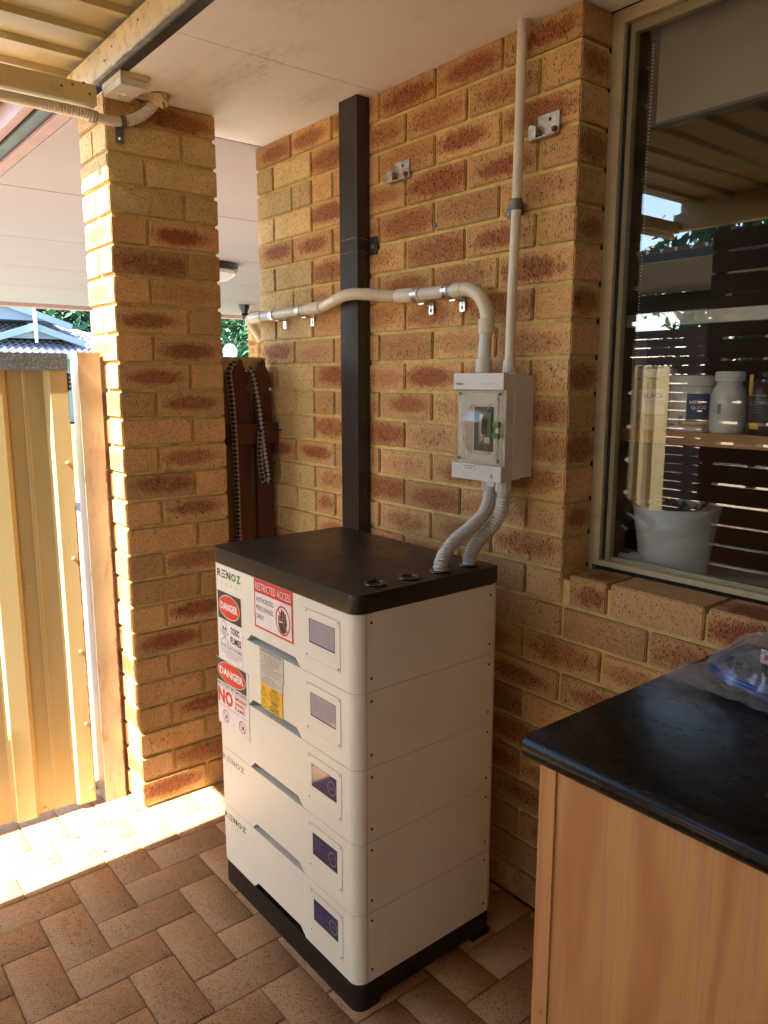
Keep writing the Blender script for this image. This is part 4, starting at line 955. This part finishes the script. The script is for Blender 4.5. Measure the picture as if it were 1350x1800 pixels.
bm = bmesh.new(); lathe(bm, [(.012, 0), (.013, .002), (.013, .03), (.02, .034), (.021, .10), (.018, .105)], (1.452, .21, .965), 24, axis='x'); tag(finish('spray_bottle', bm, WPL, smooth=True), 'white cylindrical bottle lying on the sill left of the white pot', 'bottle')

# ------------------------------------------------------------------ bench
b = thing('bench_cabinet', 'blond timber cabinet with black stone look benchtop at the right', 'cabinet', (2.5, -.33, 0))
bm = bmesh.new()
prof = []
y0, zt, zb_, rr = -.668, .90, .862, .019
for k in range(9): aa = R(90+180*k/8); prof.append((y0+rr+rr*math.cos(aa), (zt+zb_)/2+rr*math.sin(aa)))
prof = prof + [(y0+rr+.012, zb_), (y0+rr+.012, zb_-.001), (-.004, zb_-.001), (-.004, zt)]
prism(bm, prof, 0, 1.884, 3.6)
finish('benchtop', bm, BENCH, b, smooth=True, bevel=.0016, seg=2, angle=R(40))
bm = bmesh.new(); box(bm, 1.899, 1.9095, -.640, -.01, 0.0, .8600); finish('side_panel', bm, WOOD, b, bevel=.0008)
bm = bmesh.new(); box(bm, 1.9120, 2.62, -.642, -.624, .02, .8595); box(bm, 2.6235, 3.3, -.642, -.624, .02, .8595); finish('door', bm, WOOD, b, bevel=.0012)
bm = bmesh.new(); box(bm, 1.9098, 3.3, -.620, -.02, 0.0, .8598); finish('carcass', bm, DRK, b)
bm = bmesh.new(); box(bm, 1.912, 1.9325, -.6462, -.6425, .02, .8590); finish('edge_strip', bm, WOOD, b, bevel=.0008)
# bag with blue cable
t = thing('coiled_cable', 'coil of blue cable with black plug lying on the black benchtop', 'cable', (2.03, -.2, .90))
bm = bmesh.new()
for k in range(7):
    cx, cy = 2.070+random.uniform(-.010, .010), -.202+random.uniform(-.007, .007); tl = random.uniform(-.05, .05); er = random.uniform(-.012, .012); pts = []
    for q in range(49):
        aa = 2*math.pi*q/48; pts.append((cx+er+(.124+.005*(k % 3))*math.cos(aa)+.002*math.sin(3*aa+k), cy+(.064+.006*(k % 3))*math.sin(aa), .9062+.0058*(k//2)+.0035*abs(math.sin(aa*1.5+k*1.7))+max(0, tl*math.cos(aa+k))*.25))
    tube(bm, pts, .0044, 10, caps=False)
finish('cable_loops', bm, M("blue_cable_sheath", (.006, .045, .24), .35, var=.1), t, smooth=True)
bm = bmesh.new()
for k in range(4):
    pts = [(1.985+.022*math.cos(2*math.pi*q/20)+.004*k, -.222+.004*k, .930+.020*math.sin(2*math.pi*q/20)) for q in range(21)]
    tube(bm, pts, .003, 8, caps=False)
tube(bm, spline([(1.99, -.21, .925), (2.02, -.20, .930), (2.05, -.205, .922)], .006), .010, 12)
finish('black_plug', bm, BLKG, t, smooth=True)
t = thing('adapter', 'dark grey round edged adapter inside the clear bag on the benchtop', 'adapter', (2.08, -.12, .9))
bm = bmesh.new(); lathe(bm, [(.07, 0), (.085, .008), (.087, .026), (.078, .038), (.03, .042)], (2.095, -.135, .918), 40); finish('adapter_body', bm, M("dark_grey_matte", (.06, .055, .05), .6), t, smooth=True)
bm = bmesh.new(); box(bm, 2.00, 2.035, -.175, -.172, .925, .955, 0); box(bm, 2.007, 2.020, -.1757, -.1751, .938, .948, 1); finish('paper_label', bm, [WHT, RED], t)
bm = bmesh.new()
def bagsurf():
    from mathutils import noise as mn
    nu, nv = 96, 74; grid = []
    for i in range(nu):
        row = []
        for j in range(nv):
            u = i/(nu-1); v = j/(nv-1); neck = min(1, max(0, (u-.04)/.26))
            x = 1.893+.37*u; yc = -.262+.092*neck; y = yc+(v-.5)*(.075+.20*neck)
            d = Vector(((x-2.095)/.185, (y+.165)/.135)); hgt = .066*max(0, 1-d.length**2.6) + .018
            e = min(1, min(v, 1-v)*8)*min(1, .35+u*5)*min(1, (1-u)*9)
            p = Vector((x, y, 0))
            r1 = 1-abs(mn.noise(Vector((x*17, y*24, 1.3)))*2.2); r2 = 1-abs(mn.noise(Vector((x*42+y*20, y*50, 4.1)))*2.2)
            z = .9014+hgt*e+(.0135*r1+.0050*r2)*(.25+.75*e)-.006*e
            row.append(bm.verts.new((x+.006*mn.noise(p*30), y+.008*mn.noise(p*24+Vector((5, 0, 0))), max(z, .9009))))
        grid.append(row)
    for i in range(nu-1):
        for j in range(nv-1): bm.faces.new((grid[i][j], grid[i+1][j], grid[i+1][j+1], grid[i][j+1]))
bagsurf()
tag(finish('plastic_bag', bm, BAG, smooth=True, angle=R(14)), 'crinkled clear plastic bag wrapped over the blue cable on the benchtop', 'plastic bag')

bm = bmesh.new(); L_ = brick_layers(bm)  # wall added out of view to darken the right side
for i_ in range(26):
    z0_, z1_ = zc(i_)
    for k_ in range(10):
        y_ = -2.2+.24*k_-(.12 if i_ % 2 else 0); add_brick(bm, L_, 4.3, 4.41, max(y_, -2.2), min(y_+.23, -.01), z0_, z1_, rand_patch()) if y_ < -.05 else None
w_ = thing('light_block_wall', 'unseen brick wall added beyond the benchtop to block light from the right', 'brick wall', (4.35, -1.1, 0)); finish('brickwork', bm, BR, w_)
bm = bmesh.new(); box(bm, 4.306, 4.404, -2.2, -.002, 0, H-.01); finish('mortar', bm, MO, w_)
# ------------------------------------------------------------------ gate, posts, pickets
def ribbed(bm, x, y_start, y_end, z0, z1, amp=.020, pitch=.189, flip=1):
    P = [(x, y_start)]
    y = y_start-.050
    while y > y_end+.15:
        P += [(x, y), (x-amp, y-.015), (x-amp, y-.062), (x-amp+.003, y-.066), (x-amp+.003, y-.072), (x-amp, y-.076), (x-amp, y-.120), (x, y-.135)]
        y -= pitch
    P += [(x, y_end)]
    for off in (0, -.0012):
        for i in range(len(P)-1):
            q = [(P[i][0]+off, P[i][1], z0), (P[i+1][0]+off, P[i+1][1], z0), (P[i+1][0]+off, P[i+1][1], z1), (P[i][0]+off, P[i][1], z1)]
            bm.faces.new([bm.verts.new(v) for v in q])
g = thing('metal_gate', 'cream ribbed steel gate with dark grainy top rail', 'gate', (.111, -.745, 0)); g.rotation_euler = (0, 0, R(-3.6))
bm = bmesh.new(); ribbed(bm, .111, -.745, -1.86, .022, 1.448); finish('ribbed_panel', bm, GATE, g)
bm = bmesh.new(); box(bm, .070, .116, -1.86, -.742, 1.4485, 1.499); finish('top_rail', bm, GRAN, g, bevel=.002)
bm = bmesh.new(); box(bm, .074, .089, -1.86, -.746, .06, .1); box(bm, .036, .1095, -.772, -.7432, .02, 1.448); box(bm, .074, .089, -1.86, -1.83, .1, 1.448); finish('rear_frame', bm, CREAM, g)
bm = bmesh.new(); box(bm, .088, .112, -.7445, -.7405, 1.385, 1.44); 
for k in range(4): lathe(bm, [(.006, 0), (.006, .010)], (.100, -.7375, 1.388+.0135*k), 10)
finish('hinge', bm, BLKST, g)
bm = bmesh.new()
for (yy, zz) in ((-.760, 1.165), (-.762, .86), (-.760, .55), (-.758, .30), (-.757, .07), (-.90, .785), (-.90, .035)): lathe(bm, [(.0055, 0), (.0055, .002), (.003, .004)], (.1112 if yy > -.8 else .0915, yy, zz), 10, axis='x')
finish_split('rivet', bm, CREAM2, g, smooth=True)
bm = bmesh.new(); 
for k in range(40):
    z = .03+1.0*k/40; box(bm, .1095, .1118, -.7457, -.7445-random.uniform(0, .0035)-.001, z, z+.022)
finish('rust_edge', bm, RUST, g)
def post(label, y0, y1, x0, x1, z1=1.5, rust=True):
    t = thing('gate_post', label, 'post', ((x0+x1)/2, (y0+y1)/2, 0), 'cream posts either side of the gate')
    bm = bmesh.new(); box(bm, x0, x1, y0, y1, 0, z1-.004); finish('post_shaft', bm, POSTM, t, bevel=.005, seg=3, smooth=True)
    bm = bmesh.new(); box(bm, x0-.002, x1+.002, y0-.002, y1+.002, z1-.0039, z1+.004); finish('post_cap', bm, POSTM, t, bevel=.002)
    bm = bmesh.new()
    for k in range(60):
        z = .0+1.15*k/60; box(bm, x1-.002, x1+.0006, y1-.0015-random.uniform(.0, .003), y1+.0005, z, z+.018)
    finish('rust_edge', bm, RUST, t)
    return t
post('cream steel gate post standing against the brick pier, hinge side', -.711, -.642, .044, .112)
pt = post('cream steel gate post at the latch end near the camera', -1.945, -1.880, -.030, .036)
bm = bmesh.new(); box(bm, .0365, .044, -1.93, -1.89, 1.40, 1.47); tube(bm, [(.049, -1.93, 1.455), (.049, -1.84, 1.455)], .008, 12); lathe(bm, [(.012, 0), (.014, .004), (.012, .02)], (.044, -1.91, 1.42), 14, axis='x'); finish('latch', bm, ZINC, pt, smooth=True)
bm = bmesh.new(); ribbed(bm, .0, .0, -.56, .02, 1.5)
bmesh.ops.transform(bm, matrix=Matrix.Translation((.118, -1.95, 0)) @ Matrix.Rotation(R(-9), 4, 'Z'), verts=bm.verts[:]); f_ = finish('fence_panel', bm, GATE); tag(f_, 'cream ribbed steel fence panel beyond the latch post, seen mirrored in the window', 'fence')
# panel + picket gate in the gap
t = thing('infill_panel', 'cream steel panel with top rail filling the gap between pier and wall', 'fence', (.045, -.15, 0))
bm = bmesh.new(); box(bm, .030, .070, -.278, -.022, 1.452, 1.500); finish('top_rail', bm, CREAM, t, bevel=.006, seg=3, smooth=True)
bm = bmesh.new(); box(bm, .040, .046, -.278, -.002, .0, 1.4515); box(bm, .046, .054, -.112, -.098, .0, 1.4515); finish('sheet', bm, GATE, t, bevel=.001)
t = thing('picket_gate', 'dark red brown timber picket gate section leaning in the gap beside the wall', 'picket gate', (.09, -.1, 0))
def picket(yc, w=.034):
    pts = [(-w, 0), (w, 0), (w, 1.372), (w*.72, 1.385), (w*1.0, 1.41), (w*.95, 1.432), (w*.62, 1.452), (w*.42, 1.468), (w*.30, 1.486), (0, 1.4945), (-w*.30, 1.486), (-w*.42, 1.468), (-w*.62, 1.452), (-w*.95, 1.432), (-w*1.0, 1.41), (-w*.72, 1.385), (-w, 1.372)]
    bm = bmesh.new(); prism(bm, [(yc+a, b) for a, b in pts], 0, .082, .100); return finish('picket', bm, WOODD, t, bevel=.0015)
picket(-.143); picket(-.052)
bm = bmesh.new(); box(bm, .1005, .122, -.215, -.004, 1.190, 1.264); box(bm, .1005, .122, -.215, -.004, .45, .52); finish_split('rail', bm, WOODD, t, bevel=.002)
bm = bmesh.new(); box(bm, .1222, .1245, -.03, -.008, 1.235, 1.242); tube(bm, [(.124, -.012, 1.238), (.140, -.004, 1.238)], .003, 8); finish('bolt_latch', bm, BLKST, t)
def rope_mat():
    m, t_, b_ = nodes("black_white_rope"); uv = N(t_, 'ShaderNodeUVMap', uv_map='UVMap'); ck = N(t_, 'ShaderNodeTexChecker'); ck.inputs['Scale'].default_value = 1.0
    ck.inputs[1].default_value = (.02, .018, .02, 1); ck.inputs[2].default_value = (.33, .30, .27, 1)
    mp = N(t_, 'ShaderNodeMapping'); mp.inputs['Rotation'].default_value = (0, 0, R(45)); t_.links.new(uv.outputs[0], mp.inputs[0]); t_.links.new(mp.outputs[0], ck.inputs[0])
    t_.links.new(ck.outputs[0], b_.inputs['Base Color']); b_.inputs['Roughness'].default_value = .8; return m
def rope(bm, pts, r):
    sp = spline(pts, .004); seg = 12; uvl = bm.loops.layers.uv.get('UVMap') or bm.loops.layers.uv.new('UVMap'); rings = []
    for i, p_ in enumerate(sp):
        d = (sp[min(i+1, len(sp)-1)]-sp[max(i-1, 0)]).normalized(); u = d.cross(Vector((1, 0, 0))); u = u.normalized() if u.length > .01 else Vector((0, 1, 0)); v = u.cross(d)
        rings.append([bm.verts.new(p_+(u*math.cos(2*math.pi*k/seg)+v*math.sin(2*math.pi*k/seg))*r*(1+.06*math.sin(i*1.3+k*2.1))) for k in range(seg)])
    for i in range(len(rings)-1):
        for k in range(seg):
            f = bm.faces.new((rings[i][k], rings[i][(k+1) % seg], rings[i+1][(k+1) % seg], rings[i+1][k]))
            for lp, (a_, b_) in zip(f.loops, ((i, k), (i, k+1), (i+1, k+1), (i+1, k))): lp[uvl].uv = (b_/3.0, a_*.36)
bm = bmesh.new(); rope(bm, [(.130, -.180, .60), (.130, -.186, .884), (.132, -.190, 1.154), (.130, -.196, 1.354), (.122, -.200, 1.435), (.112, -.185, 1.470), (.108, -.168, 1.478)], .0105)
rope(bm, [(.108, -.118, 1.462), (.116, -.104, 1.440), (.128, -.093, 1.36), (.134, -.084, 1.271), (.136, -.072, 1.15), (.136, -.060, 1.07), (.136, -.066, 1.052), (.137, -.084, 1.066), (.137, -.094, 1.15), (.136, -.088, 1.24)], .0105)
bmesh.ops.recalc_face_normals(bm, faces=bm.faces[:])
tag(finish('rope', bm, rope_mat(), smooth=True), 'black and white checked rope hung over the picket tops', 'rope')

# ------------------------------------------------------------------ porch fittings
t = thing('porch_light', 'round ceiling light with black rim under the porch ceiling', 'ceiling light', (-2.50, 1.20, H))
bm = bmesh.new(); lathe(bm, [(.19, -.0005), (.20, -.004), (.20, -.045), (.19, -.05)], (-2.62, 1.12, H), 40); finish('rim', bm, BLKG, t, smooth=True)
bm = bmesh.new(); lathe(bm, [(.175, -.0505), (.178, -.075), (.13, -.11), (.05, -.122)], (-2.62, 1.12, H), 40); finish('diffuser', bm, WPL, t, smooth=True)
t = thing('spotlight', 'small black cone spotlight hanging from the far porch ceiling', 'spotlight', (-5.15, 2.79, H))
bm = bmesh.new(); lathe(bm, [(.075, -.0005), (.07, -.02), (.045, -.07), (.04, -.09)], (-5.16, 2.80, H), 20); bmesh.ops.create_icosphere(bm, subdivisions=2, radius=.045, matrix=Matrix.Translation((-5.16, 2.80, H-.12))); finish('lamp_head', bm, BLKG, t, smooth=True)

# ------------------------------------------------------------------ slatted screen and what the window mirrors
s = thing('slat_screen', 'dark brown horizontal slat privacy screen behind the camera, mirrored in the window', 'screen', (2.5, -2.12, 0))
for k in range(20):
    z = .03+.1072*k
    for xa_, xb_ in ((.462, .96), (1.30, 4.3)): bm = bmesh.new(); box(bm, xa_, xb_, -2.135, -2.117, z, z+.0935); finish('slat', bm, MERB, s, bevel=.001)  # unseen gap between the two runs added to let front fill light in
for xx in (.475, .90, 1.30, 4.2):
    bm = bmesh.new(); box(bm, xx, xx+.06, -2.20, -2.1355, 0, 2.18); finish('post', bm, MERB, s, bevel=.002)
s2 = thing('slat_fence', 'lower dark slat boundary fence beyond the side path, mirrored in the window', 'fence', (-1, -4.5, 0))
for k in range(24):
    z = .02+.0765*k
    bm = bmesh.new(); box(bm, -4.5, -.62, -4.42, -4.40, z, z+.066); finish('slat', bm, MERB, s2)
for xx in (-4.4, -2.4, -.95):
    bm = bmesh.new(); box(bm, xx, xx+.07, -4.49, -4.4205, 0, 1.86); finish('post', bm, MERB, s2)
v_ = thing('neighbour_verandah', 'dark corrugated verandah roof over the fence, mirrored in the window', 'verandah', (-2.2, -6.3, 0))
bm = bmesh.new(); x = -6.0
while x < 1.4:
    for (a_, za, b_, zb2) in ((x, 2.64, x+.02, 2.585), (x+.02, 2.585, x+.05, 2.64), (x+.05, 2.64, x+.15, 2.64)):
        bm.faces.new([bm.verts.new(q) for q in ((a_, -8.2, za), (b_, -8.2, zb2), (b_, -5.0, zb2), (a_, -5.0, za))])
    x += .15
finish('roof_sheet', bm, M("charcoal_roof_sheet", (.09, .088, .08), .5), v_)
bm = bmesh.new(); box(bm, -6, 1.4, -8.3, -8.2, 2.36, 2.6); box(bm, -6, 1.4, -5.05, -5.0, 2.52, 2.598); 
for xx in (-5.9, -2.2, 1.2): box(bm, xx, xx+.1, -8.3, -8.21, 0, 2.45)
finish('verandah_frame', bm, BLKST, v_)

# ------------------------------------------------------------------ neighbour house and trees
def tile_mat():
    m, t_, b_ = nodes("blue_grey_roof_tile"); v = coords(t_); n_ = noise(t_, v, 3, 4)
    c = mix(t_, ramp(t_, n_, .3, .7), (.095, .10, .15), (.14, .145, .21)); t_.links.new(c, b_.inputs['Base Color']); b_.inputs['Roughness'].default_value = .5
    return m
TILE = tile_mat(); CAPM = flat("pale_ridge_tile", (.20, .235, .275), .6); BARGE = flat("pale_blue_bargeboard", (.20, .26, .31), .5); GABW = flat("pale_gable_wall", (.16, .20, .26), .7)
h = thing('neighbour_house', 'neighbour house with blue grey tiled roof, two white trimmed gables and finial', 'house', (-27, 6, 0))
# tiled roof plane facing +x, rising away from the camera; rows and rolls in geometry
bm = bmesh.new()
def rz(yy):   # ridge height along y, from the photograph: hip falling to the right
    return max(2.3, min(4.3, 3.86-(yy-5.9)*.30 if yy > 5.3 else 4.04))
def tiles(bm, y0, y1, x0, z0, rows, topfn, rowh=.105, rowd=.30, pitch=.235):
    ny = int((y1-y0)/(pitch/4))
    for r_ in range(rows):
        for k in range(ny):
            ya, yb = y0+(y1-y0)*k/ny, y0+(y1-y0)*(k+1)/ny
            za = z0+rowh*r_; xa = x0-rowd*r_
            if za+rowh > topfn((ya+yb)/2): continue
            fa = .035*math.sin(2*math.pi*ya/pitch); fb = .035*math.sin(2*math.pi*yb/pitch)
            q = ((xa, ya, za+fa), (xa, yb, za+fb), (xa-rowd, yb, za+rowh-.03+fb), (xa-rowd, ya, za+rowh-.03+fa)); bm.faces.new([bm.verts.new(v) for v in q])
            q = ((xa, ya, za-.045+fa), (xa, yb, za-.045+fb), (xa, yb, za+fb), (xa, ya, za+fa)); bm.faces.new([bm.verts.new(v) for v in q])
tiles(bm, 2.5, 13.5, -24.6, 2.32, 18, lambda y: 4.0-(abs(y-5.0))*.285 if y > 5.0 else 4.0)
finish('roof', bm, TILE, h)
bm = bmesh.new(); box(bm, -31, -24.9, 2.6, 13.2, 0, 2.3); box(bm, -24.9, -24.5, 2.5, 13.5, 2.12, 2.30, 1); finish('wall', bm, [GABW, BARGE], h)
def gable(apexy, apexz, halfw, drop, x, capw=.14):
    bm = bmesh.new()
    prism(bm, [(apexy-halfw, apexz-drop), (apexy+halfw, apexz-drop), (apexy, apexz-.10)], 0, x-1.6, x-.05, 0); finish('gable_wall', bm, GABW, h)
    bm = bmesh.new()
    for sgn in (-1, 1):
        d = Vector((sgn*halfw*1.12, -drop*1.12)); n_ = Vector((-d.y, d.x)).normalized()*capw*sgn
        A_ = Vector((apexy, apexz)); B_ = A_+d
        prism(bm, [(A_.x, A_.y), (B_.x, B_.y), (B_.x-n_.x, B_.y-n_.y), (A_.x-n_.x*.0, A_.y-capw*1.25)], 0, x-.04, x+.12)
    finish('bargeboard', bm, BARGE, h)
gable(5.15, 4.22, 2.2, .74, -26.5, .20); gable(5.97, 3.30, 1.45, .50, -25.2, .19)
bm = bmesh.new(); tube(bm, [(-25.0, 5.97, 2.66), (-25.0, 5.97, 3.3), (-25.0, 5.96, 3.84)], [.045, .06, .05], 10); bmesh.ops.create_icosphere(bm, subdivisions=2, radius=.07, matrix=Matrix.Translation((-25.0, 5.96, 3.88))); finish('finial', bm, WPL, h, smooth=True)
bm = bmesh.new()
pp = [Vector((-29.6+.0*k, 5.0+k*.42, 4.02-k*.1197)) for k in range(16)]
for k in range(15): 
    a_, b_ = pp[k]+Vector((.32*k-.0, 0, 0)), pp[k+1]+Vector((.32*(k+1), 0, 0)); tube(bm, [a_, b_+Vector((0, .03, -.01))], [.115, .095], 8)
finish('hip_capping', bm, CAPM, h, smooth=True)
def leafmat(name, c):
    m, t_, b_ = nodes(name); at = N(t_, 'ShaderNodeNewGeometry'); cc = mix(t_, at.outputs['Random Per Island'], tuple(x*.45 for x in c), tuple(min(1, x*1.7) for x in c)); t_.links.new(cc, b_.inputs['Base Color']); b_.inputs['Roughness'].default_value = .6
    b_.inputs['Subsurface Weight'].default_value = 0; return m
LEAF = leafmat("leaf_green", (.018, .07, .028)); BARK = flat("bark", (.09, .06, .04), .9)
def tree(x, y, hgt, rad, label, n=5200, ls=.22, seed=1, sq=1.0):
    rnd = random.Random(seed)
    t = thing('leafy_tree', label, 'tree', (x, y, 0), 'trees beyond the porch')
    bm = bmesh.new(); tube(bm, spline([(x, y, 0), (x+.1, y, hgt*.25), (x, y+.1, hgt*.5), (x, y, hgt*.8)], .4), [.28*(1-.75*i/40) if i < 40 else .07 for i in range(len(spline([(x, y, 0), (x+.1, y, hgt*.25), (x, y+.1, hgt*.5), (x, y, hgt*.8)], .4)))], 10)
    for k in range(7):
        a_ = rnd.uniform(0, 6.28); b0 = Vector((x, y, hgt*(.3+.06*k))); e = b0+Vector((math.cos(a_)*rad*.7, math.sin(a_)*rad*.7, hgt*.22)); tube(bm, [b0, (b0+e)/2+Vector((0, 0, -.1)), e], [.11, .07, .03], 8)
    finish('trunk', bm, BARK, t, smooth=True)
    bm = bmesh.new(); cl = []
    for k in range(46):
        while True:
            p_ = Vector((rnd.uniform(-1, 1), rnd.uniform(-1, 1), rnd.uniform(-1, 1)))
            if p_.length < 1: break
        cl.append((Vector((x+p_.x*rad, y+p_.y*rad*sq, hgt*.58+p_.z*hgt*.42)), rnd.uniform(.18, .36)*rad))
    for k in range(n):
        c_, r_ = rnd.choice(cl); d = Vector((rnd.gauss(0, 1), rnd.gauss(0, 1), rnd.gauss(0, 1))).normalized(); q = c_+d*r_*rnd.uniform(.65, 1.05)
        nrm = (d+Vector((rnd.gauss(0, .5), rnd.gauss(0, .5), rnd.gauss(0, .5)+.3))).normalized(); u = nrm.orthogonal().normalized(); u = (Matrix.Rotation(rnd.uniform(0, 6.28), 3, nrm) @ u); v = nrm.cross(u); s_ = ls*rnd.uniform(.6, 1.3)
        bm.faces.new([bm.verts.new(w_) for w_ in (q-u*s_, q-v*s_*.42+nrm*s_*.1, q+u*s_, q+v*s_*.42+nrm*s_*.1)])
    finish('crown', bm, LEAF, t)
tree(-36, 5.5, 8, 4.6, 'broad green tree behind the tiled roof at its left', 9000, .26, 1)
tree(-33, 12.5, 7.5, 4.4, 'dark green tree behind the right end of the tiled roof', 9000, .24, 2)
tree(-19, 11.5, 5.4, 2.9, 'bright green tree seen in the narrow gap between pier and wall', 9000, .13, 3)
tree(-22, 17.5, 6.5, 3.6, 'green tree at the far side of the gap beside the distant pier', 7000, .16, 4)
tree(-5.0, -14, 5.5, 2.4, 'tree past the boundary fence, only mirrored in the window', 5000, .14, 5)
t = thing('satellite_dish', 'pale blue grey satellite dish seen over the fence through the gap', 'satellite dish', (-12, 6.2, 0))
bm = bmesh.new(); lathe(bm, [(.17, 0), (.165, -.012), (.12, -.035), (.05, -.05)], (-12, 6.22, 2.0), 32, axis='x'); finish('dish', bm, flat("pale_blue_grey", (.30, .36, .50), .5), t, smooth=True)
bm = bmesh.new(); tube(bm, [(-12.0, 6.22, 0), (-12.05, 6.22, 1.95)], .03, 10); tube(bm, [(-12, 6.22, 1.83), (-11.8, 6.22, 1.97)], .012, 8); bmesh.ops.create_icosphere(bm, subdivisions=1, radius=.035, matrix=Matrix.Translation((-11.8, 6.22, 1.98))); finish('mast', bm, WPL, t, smooth=True)

# ------------------------------------------------------------------ grit swept into joints and along the walls
bm = bmesh.new(); rg = random.Random(11)
for k in range(520):
    m_ = rg.random()
    if m_ < .3: x, y = rg.uniform(.26, 1.9), -abs(rg.gauss(0, .03))-.004
    elif m_ < .5: x, y = .245+abs(rg.gauss(0, .03)), rg.uniform(-1.5, -.28)
    elif m_ < .7: x, y = rg.uniform(.70, 1.40), -.60-abs(rg.gauss(0, .04))
    else: x, y = rg.uniform(.3, 2.0), rg.uniform(-1.4, -.05)
    if .71 < x < 1.37 and -.59 < y < -.15: continue
    r_ = rg.uniform(.0008, .0024); c_ = Vector((x, y, .0004+r_*.4))
    vs = [bm.verts.new(c_+Vector((rg.uniform(.6, 1)*r_*a_, rg.uniform(.6, 1)*r_*b_, rg.uniform(.4, .8)*r_*d_))) for a_, b_, d_ in ((1, 0, 0), (-1, 0, 0), (0, 1, 0), (0, -1, 0), (0, 0, 1))]
    for f_ in ((0, 2, 4), (2, 1, 4), (1, 3, 4), (3, 0, 4)): bm.faces.new([vs[i_] for i_ in f_])
tag(finish('floor_grit', bm, M('pale_grit', (.42, .34, .24), .9, var=.5, vs=40)), 'pale sand grains and grit scattered over the paving', 'grit', kind='stuff')
bm = bmesh.new(); rg = random.Random(5)
for k in range(26):
    x, y = rg.choice(((rg.uniform(.27, .68), rg.uniform(-.55, -.02)), (rg.uniform(.25, .45), rg.uniform(-1.1, -.3)), (rg.uniform(1.4, 1.85), rg.uniform(-.2, -.02))))
    a_ = rg.uniform(0, 6.28); L_ = rg.uniform(.006, .014); u = Vector((math.cos(a_), math.sin(a_), 0)); v_2 = Vector((-u.y, u.x, 0))*L_*.3; c_ = Vector((x, y, .0025))
    bm.faces.new([bm.verts.new(q) for q in (c_-u*L_, c_-v_2+Vector((0, 0, .002)), c_+u*L_, c_+v_2+Vector((0, 0, .001)))])
tag(finish('leaf_litter', bm, flat('dry_leaf', (.20, .11, .04), .8)), 'tiny dry leaf flakes lying on the pavers by the wall', 'leaf litter', kind='stuff')
